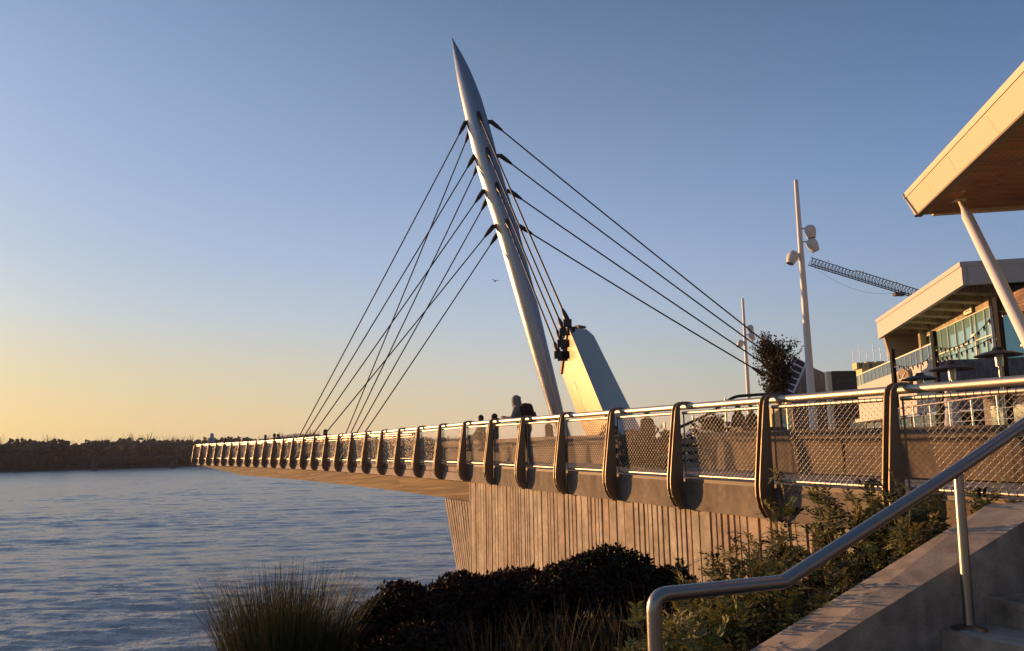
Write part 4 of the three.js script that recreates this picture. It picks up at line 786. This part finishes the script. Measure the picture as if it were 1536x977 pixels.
mound(1.05, -10.1, -1.15, 0.95, 0.8, 'tallest dark mounded shrub against the vertical ribs', [M.leafDark, M.leafPurple, M.leafDark], 204, 7500);
mound(1.65, -9.7, -1.36, 0.75, 0.6, 'low dark mounded shrub beside the bent handrail end', reds, 205, 5500);
mound(-0.85, -8.3, -1.66, 0.85, 0.6, 'low dark mounded shrub in front of the rust edged mound', reds, 206, 6000);
mound(0.7, -8.2, -1.6, 1.0, 0.6, 'low dark mounded shrub behind the thin grasses', [M.leafDark, M.leafPurple], 207, 6500);

function grassClump(x, z, h, r, n, spread, label, mats, s, wide = 0.006, name = 'grass_clump', group) {
  reseed(s); const y0 = bankY(x, z), t = thing(name, label, 'grass', V(x, y0, z), 0, group), sets = mats.map(() => []);
  for (let i = 0; i < n; i++) {
    const a = rr(0, 6.28), q = Math.sqrt(rnd()) * r, p = V(Math.cos(a) * q, 0, Math.sin(a) * q), L = h * rr(0.5, 1.05), lean = (q / r * 0.75 + 0.25 * rnd()) * spread, ba = a + rr(-0.7, 0.7), droop = rr(0.15, 1.1) * Math.min(0.62, spread * 1.5);
    const S = 5, pts = []; for (let k = 0; k <= S; k++) { const u = k / S; pts.push(p.clone().add(V(Math.cos(ba) * L * (lean * u * 0.55 + droop * u * u * 0.5), L * (u - droop * 0.28 * u * u * u), Math.sin(ba) * L * (lean * u * 0.55 + droop * u * u * 0.5)))); }
    const sd = V(-Math.sin(ba + rr(-0.8, 0.8)), 0, Math.cos(ba)).normalize(), o = sets[rnd() < 0.78 ? 0 : sets.length - 1];
    for (let k = 0; k < S; k++) { const w0 = wide * (1 - k / S) + 0.0008, w1 = wide * (1 - (k + 1) / S) + 0.0006, A = pts[k].clone().addScaledVector(sd, w0), B = pts[k].clone().addScaledVector(sd, -w0), Cc = pts[k + 1].clone().addScaledVector(sd, -w1), D = pts[k + 1].clone().addScaledVector(sd, w1); for (const v of [A, B, Cc, A, Cc, D]) o.push(v.x, v.y, v.z); }
  }
  sets.forEach((p, i) => part('blades', leafGeo(p), mats[i], t));
}
grassClump(-2.22, -8.1, 1.55, 0.46, 3600, 0.32, 'big arching ornamental grass clump standing clear against the water', [M.grass, M.grassDry], 301, 0.0065);
grassClump(-2.75, -8.0, 0.95, 0.3, 420, 0.5, 'lower grass clump at the foot of the big arching grass', [M.grass, M.grassDry], 302, 0.005);
[[-0.2, -7.2, 0.95], [0.3, -7.4, 1.05], [0.75, -7.1, 1.0], [1.15, -7.6, 1.1], [0.05, -6.6, 0.8], [1.5, -7.1, 1.0]].forEach(([x, z, h], i) => grassClump(x, z, h, 0.3, 130, 0.3, ['thin upright grass tuft before the low mound next to the grass clump', 'thin grass tuft before the gap between the two low mounds', 'thin grass tuft in front of the low mound behind the grasses', 'tall thin grass tuft before the small rust tinted mound', 'short thin grass tuft, lowest on the bank', 'thin grass tuft close to the bent handrail end'][i], [M.grassDry, M.grass], 310 + i, 0.003, 'grass_tuft', 'thin grass tufts'));

function leafyShrub(x, z, y0, h, r, stems, label, mats, s, group) {   // upright stems with pinnate leaflets
  reseed(s); const t = thing('leafy_shrub', label, 'shrub', V(x, y0, z), 0, group), sets = mats.map(() => []), tw = [];
  for (let i = 0; i < stems; i++) {
    const a = rr(0, 6.28), q = Math.sqrt(rnd()) * r * 0.45, b = V(Math.cos(a) * q, 0, Math.sin(a) * q), L = h * rr(0.5, 1.02), tip = V(Math.cos(a) * r * rr(0.4, 1.1), L, Math.sin(a) * r * rr(0.4, 1.1)), mid = b.clone().lerp(tip, 0.5).add(V(rr(-0.05, 0.05), 0.12 * L, rr(-0.05, 0.05)));
    const pts = [0, 0.25, 0.5, 0.75, 1].map(u => b.clone().multiplyScalar((1 - u) ** 2).addScaledVector(mid, 2 * u * (1 - u)).addScaledVector(tip, u * u)); tw.push(pipe(pts, [0.007, 0.006, 0.005, 0.004, 0.002], 4));
    const cv = new Poly(pts);
    for (let k = 0; k < 17; k++) {   // side fronds
      const u = 0.16 + 0.84 * k / 16, p = cv.getPoint(Math.min(1, u)), fd = rdir().multiplyScalar(1).add(V(0, 0.35, 0)).normalize(), FL = rr(0.13, 0.26), m = sets[Math.floor(rnd() * mats.length)], side = fd.clone().cross(UP).normalize(), nn = fd.clone().cross(side).normalize();
      for (let j = 1; j <= 6; j++) for (const sg of [-1, 1]) { const lp = p.clone().addScaledVector(fd, FL * j / 6).add(V(0, -0.12 * FL * (j / 6) ** 2, 0)); leafQuad(m, 0, 0, lp, side.clone().multiplyScalar(sg).addScaledVector(fd, 0.7).add(rdir().multiplyScalar(0.25)).normalize(), nn.clone().add(rdir().multiplyScalar(0.35)).normalize(), rr(0.045, 0.085), rr(0.011, 0.018)); }
      tw.push(pipe([p, p.clone().addScaledVector(fd, FL)], [0.0025, 0.001], 3));
    }
  }
  sets.forEach((p, i) => part('foliage', leafGeo(p), mats[i], t)); part('stems', tw, M.bark, t);
}
const greens = [M.leafGreen, M.leafOlive, M.leafDark];
[[3.15, -9.2, 1.75, 0.35, 7, 'tall leafy shrub reaching up to a railing post foot'],
 [3.55, -8.7, 1.6, 0.4, 10, 'leafy shrub casting leaf shadows on the concrete deck edge'],
 [2.75, -8.8, 1.2, 0.5, 16, 'bushy green shrub against the vertical ribs'],
 [2.2, -8.6, 1.0, 0.5, 15, 'low green shrub over the level part of the handrail'],
 [3.7, -7.9, 1.35, 0.45, 16, 'sunlit olive shrub beside the top of the cheek wall'],
 [3.1, -7.6, 1.1, 0.5, 18, 'olive green shrub crowding over the sloping cheek wall'],
 [2.5, -7.1, 0.9, 0.5, 18, 'dense low shrub along the middle of the cheek wall'],
 [2.0, -6.6, 0.8, 0.42, 15, 'small green shrub just above the lower cheek wall'],
 [4.3, -8.0, 1.15, 0.4, 12, 'leafy shrub at the upper end of the cheek wall'],
 [1.35, -6.4, 0.75, 0.42, 13, 'bright green shrub behind the bent end of the handrail'],
 [1.0, -6.1, 0.6, 0.3, 9, 'small yellow green shrub at the foot of the handrail end'],
 [3.4, -8.2, 1.3, 0.5, 18, 'full green shrub below the second railing post'],
 [2.8, -8.0, 1.15, 0.5, 18, 'full green shrub between the ribs and the cheek wall'],
 [3.95, -8.4, 1.3, 0.45, 16, 'rounded olive shrub under the near railing bay'],
 [2.3, -7.7, 0.95, 0.5, 18, 'dense green shrub left of the cheek wall middle'],
 [1.75, -7.2, 0.8, 0.45, 16, 'low dense shrub seen through the handrail end'],
 [3.55, -7.35, 1.05, 0.4, 16, 'leafy shrub spilling over the upper cheek wall'],
].forEach(([x, z, h, r, n, label], i) => leafyShrub(x, z, Math.max(bankY(x, z), [-2.0, -1.85, -2.2, -2.2, -1.75, -1.85, -1.9, -1.95, -1.6, -2.0, -2.0, -1.85, -1.95, -1.75, -1.95, -2.0, -1.7][i]) - 0.0, h, r, n, label, i === 9 || i === 10 ? [M.leafOlive, M.leafGreen] : greens, 400 + i, 'leafy shrubs beside the stairs'));
{ // raised soil wedge that carries the shrubs by the stairs
  const l = [], P = (x, z) => V(x, Math.max(bankY(x, z) - 0.02, -2.02 + Math.max(0, (x - 1.2) * 0.16) - Math.max(0, 1.6 - x) * 0.6), z), st = 0.3;
  for (let x = 0.6; x < 5.4; x += st) for (let z = -9.8; z < -5.0; z += st) l.push(P(x, z), P(x, z + st), P(x + st, z + st), P(x, z), P(x + st, z + st), P(x + st, z));
  setting('planting_bed', tris(l), M.soil);
}
// planting behind the railing, dark against the sky
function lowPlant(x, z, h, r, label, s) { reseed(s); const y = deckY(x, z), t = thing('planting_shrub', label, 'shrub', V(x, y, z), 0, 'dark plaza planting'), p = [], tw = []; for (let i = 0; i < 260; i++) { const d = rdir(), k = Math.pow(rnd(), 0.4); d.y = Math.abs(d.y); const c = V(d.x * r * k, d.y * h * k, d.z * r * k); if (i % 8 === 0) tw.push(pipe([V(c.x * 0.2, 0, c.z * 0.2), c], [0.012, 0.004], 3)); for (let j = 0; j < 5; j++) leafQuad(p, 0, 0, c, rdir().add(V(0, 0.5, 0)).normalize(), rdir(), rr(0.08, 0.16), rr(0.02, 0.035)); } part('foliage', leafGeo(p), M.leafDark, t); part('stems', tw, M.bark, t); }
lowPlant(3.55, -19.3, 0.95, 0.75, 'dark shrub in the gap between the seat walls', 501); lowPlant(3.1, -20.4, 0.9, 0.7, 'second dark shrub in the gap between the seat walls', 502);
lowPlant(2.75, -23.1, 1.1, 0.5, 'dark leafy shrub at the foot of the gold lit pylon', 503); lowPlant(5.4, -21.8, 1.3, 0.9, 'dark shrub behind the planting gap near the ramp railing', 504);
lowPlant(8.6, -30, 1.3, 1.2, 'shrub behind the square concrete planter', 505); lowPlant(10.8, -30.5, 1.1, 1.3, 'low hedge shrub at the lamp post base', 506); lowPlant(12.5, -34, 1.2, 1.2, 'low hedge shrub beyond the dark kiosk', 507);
{ // small tree
  reseed(77); const x = 12.6, z = -38, y = deckY(x, z), t = thing('small_tree', 'small round crowned autumn tree in front of the second pylon', 'tree', V(x, y, z));
  const tw = [pipe([V(0, 0, 0), V(0.02, 1.6, 0), V(-0.02, 3.2, 0.03), V(0, 5.4, 0)], [0.09, 0.08, 0.06, 0.015], 8)], p = [];
  for (let i = 0; i < 84; i++) {
    const h = rr(2.4, 4.9), a = rr(0, 6.28), up = rr(0.5, 1.5), out = (i < 64 ? rr(0.3, 1.0) : rr(0.85, 1.3)) * (h < 3 ? 0.75 : 1), b = V(0, h, 0), e = V(Math.cos(a) * out, Math.min(h + up, 6.05 - out * 0.75), Math.sin(a) * out), m = b.clone().lerp(e, 0.5).add(V(Math.cos(a) * 0.12, -0.12, Math.sin(a) * 0.12));
    tw.push(pipe([b, m, e], [0.025, 0.014, 0.004], 4)); const cv = new Poly([b, m, e]), N = i < 64 ? 95 : 26;
    for (let k = 0; k < N; k++) { const c = cv.getPoint(0.25 + 0.75 * k / N).add(rdir().multiplyScalar(i < 64 ? 0.22 : 0.07)); leafQuad(p, 0, 0, c, rdir(), rdir(), rr(0.1, 0.15), rr(0.028, 0.045)); }
  }
  part('trunk', tw, M.bark, t); part('crown', leafGeo(p), M.treeLeaf, t);
}

// ───────────────────────── people
function surfaceNet(f, lo, hi, c) {
  const nx = Math.ceil((hi.x - lo.x) / c) + 1, ny = Math.ceil((hi.y - lo.y) / c) + 1, nz = Math.ceil((hi.z - lo.z) / c) + 1, F = new Float32Array(nx * ny * nz), id = (i, j, k) => (k * ny + j) * nx + i;
  for (let k = 0; k < nz; k++) for (let j = 0; j < ny; j++) for (let i = 0; i < nx; i++) F[id(i, j, k)] = f(lo.x + i * c, lo.y + j * c, lo.z + k * c);
  const pos = [], idx = [], vm = new Int32Array(nx * ny * nz).fill(-1), E = [[0, 1], [0, 2], [0, 4], [1, 3], [1, 5], [2, 3], [2, 6], [3, 7], [4, 5], [4, 6], [5, 7], [6, 7]];
  for (let k = 0; k < nz - 1; k++) for (let j = 0; j < ny - 1; j++) for (let i = 0; i < nx - 1; i++) {
    const v = []; let m = 0; for (let q = 0; q < 8; q++) { v[q] = F[id(i + (q & 1), j + (q >> 1 & 1), k + (q >> 2))]; if (v[q] < 0) m |= 1 << q; } if (m === 0 || m === 255) continue;
    let x = 0, y = 0, z = 0, n = 0; for (const [a, b] of E) { if ((v[a] < 0) === (v[b] < 0)) continue; const t = v[a] / (v[a] - v[b]); x += (a & 1) + t * ((b & 1) - (a & 1)); y += (a >> 1 & 1) + t * ((b >> 1 & 1) - (a >> 1 & 1)); z += (a >> 2) + t * ((b >> 2) - (a >> 2)); n++; }
    vm[id(i, j, k)] = pos.length / 3; pos.push(lo.x + (i + x / n) * c, lo.y + (j + y / n) * c, lo.z + (k + z / n) * c);
  }
  for (let k = 1; k < nz - 1; k++) for (let j = 1; j < ny - 1; j++) for (let i = 1; i < nx - 1; i++) {
    const a = F[id(i, j, k)] < 0; const quad = (p, q, r, s, fl) => { if (p < 0 || q < 0 || r < 0 || s < 0) return; fl ? idx.push(p, q, r, p, r, s) : idx.push(p, r, q, p, s, r); };
    if (a !== F[id(i + 1, j, k)] < 0) quad(vm[id(i, j - 1, k - 1)], vm[id(i, j, k - 1)], vm[id(i, j, k)], vm[id(i, j - 1, k)], a);
    if (a !== F[id(i, j + 1, k)] < 0) quad(vm[id(i - 1, j, k - 1)], vm[id(i - 1, j, k)], vm[id(i, j, k)], vm[id(i, j, k - 1)], a);
    if (a !== F[id(i, j, k + 1)] < 0) quad(vm[id(i - 1, j - 1, k)], vm[id(i, j - 1, k)], vm[id(i, j, k)], vm[id(i - 1, j, k)], a);
  }
  const g = new THREE.BufferGeometry(); g.setAttribute('position', new THREE.Float32BufferAttribute(pos, 3)); g.setIndex(idx); g.computeVertexNormals(); return g;
}
const skin = [0.32, 0.19, 0.12];
// the figure faces +z; joints in metres above the soles
function person(x, z, y, turn, label, o) {
  const t = thing('person', label, 'person', V(x, y, z), turn, o.group), j = V, top = o.top || [0.05, 0.05, 0.06], leg = o.leg || [0.03, 0.03, 0.04], shoe = [0.03, 0.025, 0.02], hair = o.hair || [0.03, 0.02, 0.015];
  const sit = o.pose === 'sit', ln = o.lean || 0, hipY = sit ? 0.12 : 0.92;
  const tor = (s, h, dz = 0) => V(s, hipY + h * Math.cos(ln), h * Math.sin(ln) + dz);
  const hd = tor(0, 0.71, 0.03 + ln * 0.06), B = [];
  const cap = (a, b, r1, r2, col, k = 1) => B.push([a, b, r1, r2, col, k]);
  cap(tor(-0.08, 0), tor(0.08, 0), 0.145, 0.145, leg); cap(tor(0, 0.1), tor(0, 0.36), 0.165, 0.17, top); cap(tor(-0.11, 0.44), tor(0.11, 0.44), 0.125, 0.125, top); cap(tor(-0.07, 0.53), tor(0.07, 0.53), 0.07, 0.07, top); cap(tor(0, 0.52), tor(0, 0.62, 0.01), 0.075, 0.062, o.hood || skin);
  cap(hd.clone().add(V(0, 0.03, -0.015)), hd.clone().add(V(0, -0.03, 0.02)), 0.092, 0.075, skin); cap(hd.clone().add(V(0, -0.01, 0.085)), hd.clone().add(V(0, -0.025, 0.1)), 0.016, 0.018, skin);
  if (o.hood) { cap(hd.clone().add(V(0, 0.015, -0.03)), hd.clone().add(V(0, -0.12, -0.05)), 0.112, 0.125, o.hood); cap(hd.clone().add(V(0, 0.05, -0.05)), hd.clone().add(V(0, 0.06, -0.13)), 0.075, 0.03, o.hood); }
  else { cap(hd.clone().add(V(0, 0.05, -0.02)), hd.clone().add(V(0, 0.0, -0.05)), 0.1, 0.088, hair); if (o.cap) { cap(hd.clone().add(V(0, 0.075, 0.03)), hd.clone().add(V(0, 0.065, 0.16)), 0.03, 0.012, o.cap); } }
  for (const s of [-1, 1]) cap(hd.clone().add(V(s * 0.083, 0, -0.01)), hd.clone().add(V(s * 0.088, -0.03, -0.005)), 0.014, 0.012, skin);
  const knees = [], arms = o.arms || [[V(-0.24, 0.16, 0.03), V(-0.22, -0.08, 0.1)], [V(0.24, 0.16, 0.03), V(0.22, -0.08, 0.1)]];
  [-1, 1].forEach((s, i) => {
    const hip = tor(s * 0.09, -0.02), kn = sit ? V(s * 0.12, 0.14, 0.44) : V(s * (0.1 + (o.step || 0) * 0.0), 0.5, 0.03 + s * (o.step || 0)), an = sit ? V(s * 0.12, -0.34, 0.42) : V(s * 0.11, 0.085, -0.02 + s * (o.step || 0) * 1.3);
    cap(hip, kn, 0.098, 0.066, leg); cap(kn, an, 0.064, 0.042, leg); cap(an.clone().add(V(0, -0.04, -0.03)), an.clone().add(V(s * 0.02, -0.05, 0.15)), 0.042, 0.034, shoe);
    const sh = tor(s * 0.175, 0.46), el = tor(arms[i][0].x, 0, 0).add(V(0, arms[i][0].y, arms[i][0].z)), wr = tor(arms[i][1].x, 0, 0).add(V(0, arms[i][1].y, arms[i][1].z));
    cap(sh, el, 0.08, 0.062, top); cap(el, wr, 0.06, 0.042, top); const hdv = wr.clone().sub(el).normalize(); cap(wr, wr.clone().addScaledVector(hdv, 0.07), 0.034, 0.036, skin);
    for (let f = 0; f < 4; f++) { const b = wr.clone().addScaledVector(hdv, 0.09).add(V((f - 1.5) * 0.019, 0, 0)), e = b.clone().addScaledVector(hdv, [0.05, 0.06, 0.056, 0.045][f]).add(V(0, -0.025, 0)); cap(b, e, 0.011, 0.009, skin); }
    cap(wr.clone().addScaledVector(hdv, 0.03).add(V(-s * 0.03, 0, 0)), wr.clone().addScaledVector(hdv, 0.075).add(V(-s * 0.055, -0.01, 0)), 0.013, 0.01, skin);
  });
  const ab = V(), ap = V(); const dist = (b, x, y, z) => { const [A, C2, r1, r2] = b; const dx = C2.x - A.x, dy = C2.y - A.y, dz = C2.z - A.z; let u = ((x - A.x) * dx + (y - A.y) * dy + (z - A.z) * dz) / (dx * dx + dy * dy + dz * dz); u = u < 0 ? 0 : u > 1 ? 1 : u; return Math.hypot(x - A.x - dx * u, y - A.y - dy * u, z - A.z - dz * u) - (r1 + (r2 - r1) * u); };
  const K = 0.035, F = (x, y, z) => { let s = 9; for (const b of B) { const d = dist(b, x, y, z), k = b[2] < 0.03 ? 0.008 : K, h = Math.max(0, k - Math.abs(s - d)) / k; s = Math.min(s, d) - h * h * k * 0.25; } return s; };
  const lo = V(9, 9, 9), hi = V(-9, -9, -9); for (const b of B) for (const q of [b[0], b[1]]) { lo.min(q); hi.max(q); } lo.subScalar(0.2); hi.addScalar(0.2);
  const g = surfaceNet(F, lo, hi, o.cell || 0.03), p = g.attributes.position, col = new Float32Array(p.count * 3);
  for (let i = 0; i < p.count; i++) { let m = 9, c = top; for (const b of B) { const d = dist(b, p.getX(i), p.getY(i), p.getZ(i)); if (d < m) { m = d; c = b[4]; } } col.set(c, i * 3); }
  g.setAttribute('color', new THREE.BufferAttribute(col, 3)); g.setAttribute('uv', new THREE.BufferAttribute(new Float32Array(p.count * 2), 2));
  part('body', g, personMat, t);
  if (o.scale) t.scale.setScalar(o.scale);
  if (o.pack) { const m = part('backpack', rbox(0.4, 0.52, 0.24, 0.1), std({ color: C(...o.pack), roughness: 0.9 }), t); m.position.copy(tor(0, 0.36, -0.2)); m.rotation.x = ln; part('pocket', rbox(0.28, 0.22, 0.07, 0.03, 0, -0.1, -0.12), std({ color: C(...o.pack.map(v => v * 0.8)), roughness: 0.9 }), m); }
  return t;
}
const personMat = std({ vertexColors: true, roughness: 0.9 });
const dY = (x, z) => deckY(x, z) + 0.005;
{ // leaning on the rail
  const f = at(5.75, -0.66, 0);
  person(f.x, f.z, dY(f.x, f.z), Math.atan2(-0.86, -0.5), 'person in grey hood and dark red backpack leaning on the handrail', { scale: 1.06, lean: 0.3, hood: [0.2, 0.18, 0.17], pack: [0.05, 0.012, 0.012], top: [0.2, 0.18, 0.16], leg: [0.025, 0.022, 0.025], cell: 0.02, step: 0.05, arms: [[V(-0.27, 0.2, 0.2), V(-0.16, 0.26, 0.46)], [V(0.27, 0.2, 0.2), V(0.2, 0.26, 0.46)]] });
}
const seat = (d, label, o) => { const p = WL(d).addScaledVector(WO, -0.14); person(p.x, p.z, deckY(p.x, p.z) + 0.79, Math.atan2(WO.x, WO.z), label, { pose: 'sit', ...o }); };
seat(31.2, 'person in dark coat and cap sitting on the seat wall nearer the river', { top: [0.03, 0.025, 0.02], arms: [[V(-0.26, 0.2, 0.1), V(-0.12, 0.1, 0.26)], [V(0.26, 0.2, 0.1), V(0.12, 0.1, 0.26)]] });
seat(29.9, 'person in black jacket sitting beside another on the seat wall', { top: [0.02, 0.02, 0.022], hood: [0.02, 0.02, 0.022], arms: [[V(-0.26, 0.2, 0.1), V(-0.12, 0.1, 0.26)], [V(0.26, 0.2, 0.1), V(0.12, 0.1, 0.26)]] });
const std1 = (n, a, label, o, turn = -1.9) => { const p = at(n, a, 0); person(p.x, p.z, dY(p.x, p.z), turn, label, { cell: 0.035, scale: 0.93, ...o }); };
std1(29.4, -0.9, 'person in pale blue hooded top standing at the pier tip', { scale: 1.18, top: [0.3, 0.34, 0.42], hood: [0.3, 0.34, 0.42], leg: [0.04, 0.05, 0.09] });
std1(28.1, -1.2, 'short dark clothed person beside the pale blue top at the pier tip', { top: [0.05, 0.03, 0.05] });
std1(23.4, -1.3, 'person in black jacket midway out along the pier', { top: [0.02, 0.02, 0.02] }, 1.2);
std1(22.3, -1.5, 'person with light collar beside the black jacket midway out', { top: [0.06, 0.03, 0.04] }, -0.6);
std1(21.9, -1.0, 'person in grey top next to the pair midway out', { top: [0.2, 0.19, 0.18] }, 2.5);
std1(17.2, -1.2, 'person in dark hooded coat close to the stay cable anchors', { top: [0.02, 0.018, 0.018], hood: [0.02, 0.018, 0.018] }, 2.2);
person(7.55, -27, dY(7.55, -27), 0.5, 'person in black standing with hands in pockets behind the square planter', { top: [0.012, 0.012, 0.014], hood: [0.012, 0.012, 0.014], arms: [[V(-0.27, 0.2, -0.02), V(-0.17, 0.0, 0.08)], [V(0.27, 0.2, -0.02), V(0.17, 0.0, 0.08)]] });
person(8.05, -27.2, dY(8.05, -27.2), -1.2, 'person in black turned sideways beside the square planter', { top: [0.012, 0.012, 0.014], arms: [[V(-0.22, 0.2, 0.05), V(-0.12, 0.25, 0.24)], [V(0.22, 0.2, 0.05), V(0.12, 0.25, 0.24)]] });
person(4.98, -30, dY(4.98, -30), 0.2, 'person in dark cap standing right of the dark pylon face', { top: [0.02, 0.018, 0.02] });
person(1.55, -35.5, dY(1.55, -35.5), 1.0, 'person in a dull red jacket near the foot of the mast', { top: [0.12, 0.03, 0.025] });
{ // parked stroller by the people
  const x = 5.55, z = -22.8, t = thing('pushchair', 'dark pushchair with rounded hood behind the seat wall', 'pushchair', V(x, deckY(x, z), z), 0.5);
  part('hood', new THREE.SphereGeometry(0.34, 18, 12, 0, 6.28, 0, 1.7).translate(0.1, 0.95, 0), M.black, t); part('seat', rbox(0.6, 0.3, 0.42, 0.08, 0, 0.68, 0), M.black, t);
  for (const w of [-0.22, 0.22]) { part('frame_tube', pipe([V(-0.45, 0.2, w), V(0.15, 0.6, w), V(0.55, 1.12, w)], 0.018, 6), M.dark, t); for (const q of [-0.45, 0.35]) { const wh = part('wheel', new THREE.TorusGeometry(0.15, 0.025, 8, 20).translate(q, 0.175, w), M.black, t); part('hub', rod(V(q, 0.175, w - 0.03), V(q, 0.175, w + 0.03), 0.03, 0.03, 8), M.frame, wh); part('fork', rod(V(q, 0.175, w), V(q * 0.2, 0.55, w), 0.012, 0.012, 6), M.dark, t); } }
  part('handle', rod(V(0.55, 1.12, -0.22), V(0.55, 1.12, 0.22), 0.02, 0.02, 8), M.black, t);
}
{ // gull
  const t = thing('flying_bird', 'small dark bird gliding in the open sky left of the mast', 'bird', V(-2.45, 25.5, -120), 0.5);
  const b = new THREE.SphereGeometry(0.13, 10, 8); b.scale(0.8, 0.75, 2.4); part('body', [b, new THREE.SphereGeometry(0.08, 8, 6).translate(0, 0.03, 0.34)], M.black, t);
  for (const s of [-1, 1]) part('wing', tris([V(0, 0.04, 0.12), V(s * 0.35, 0.2, 0.14), V(s * 0.35, 0.2, -0.1), V(0, 0.04, 0.12), V(s * 0.35, 0.2, -0.1), V(0, 0.04, -0.16), V(s * 0.35, 0.2, 0.14), V(s * 0.75, 0.14, -0.06), V(s * 0.35, 0.2, -0.1), V(0, 0.02, 0.12), V(s * 0.35, 0.17, -0.1), V(s * 0.35, 0.17, 0.14), V(0, 0.02, 0.12), V(0, 0.02, -0.16), V(s * 0.35, 0.17, -0.1), V(s * 0.35, 0.17, 0.14), V(s * 0.35, 0.17, -0.1), V(s * 0.75, 0.13, -0.06)]), M.black, t);
  part('tail', tris([V(0, 0, -0.25), V(-0.1, 0, -0.5), V(0.1, 0, -0.5)]), M.black, t);
}

renderer.render(scene, camera);
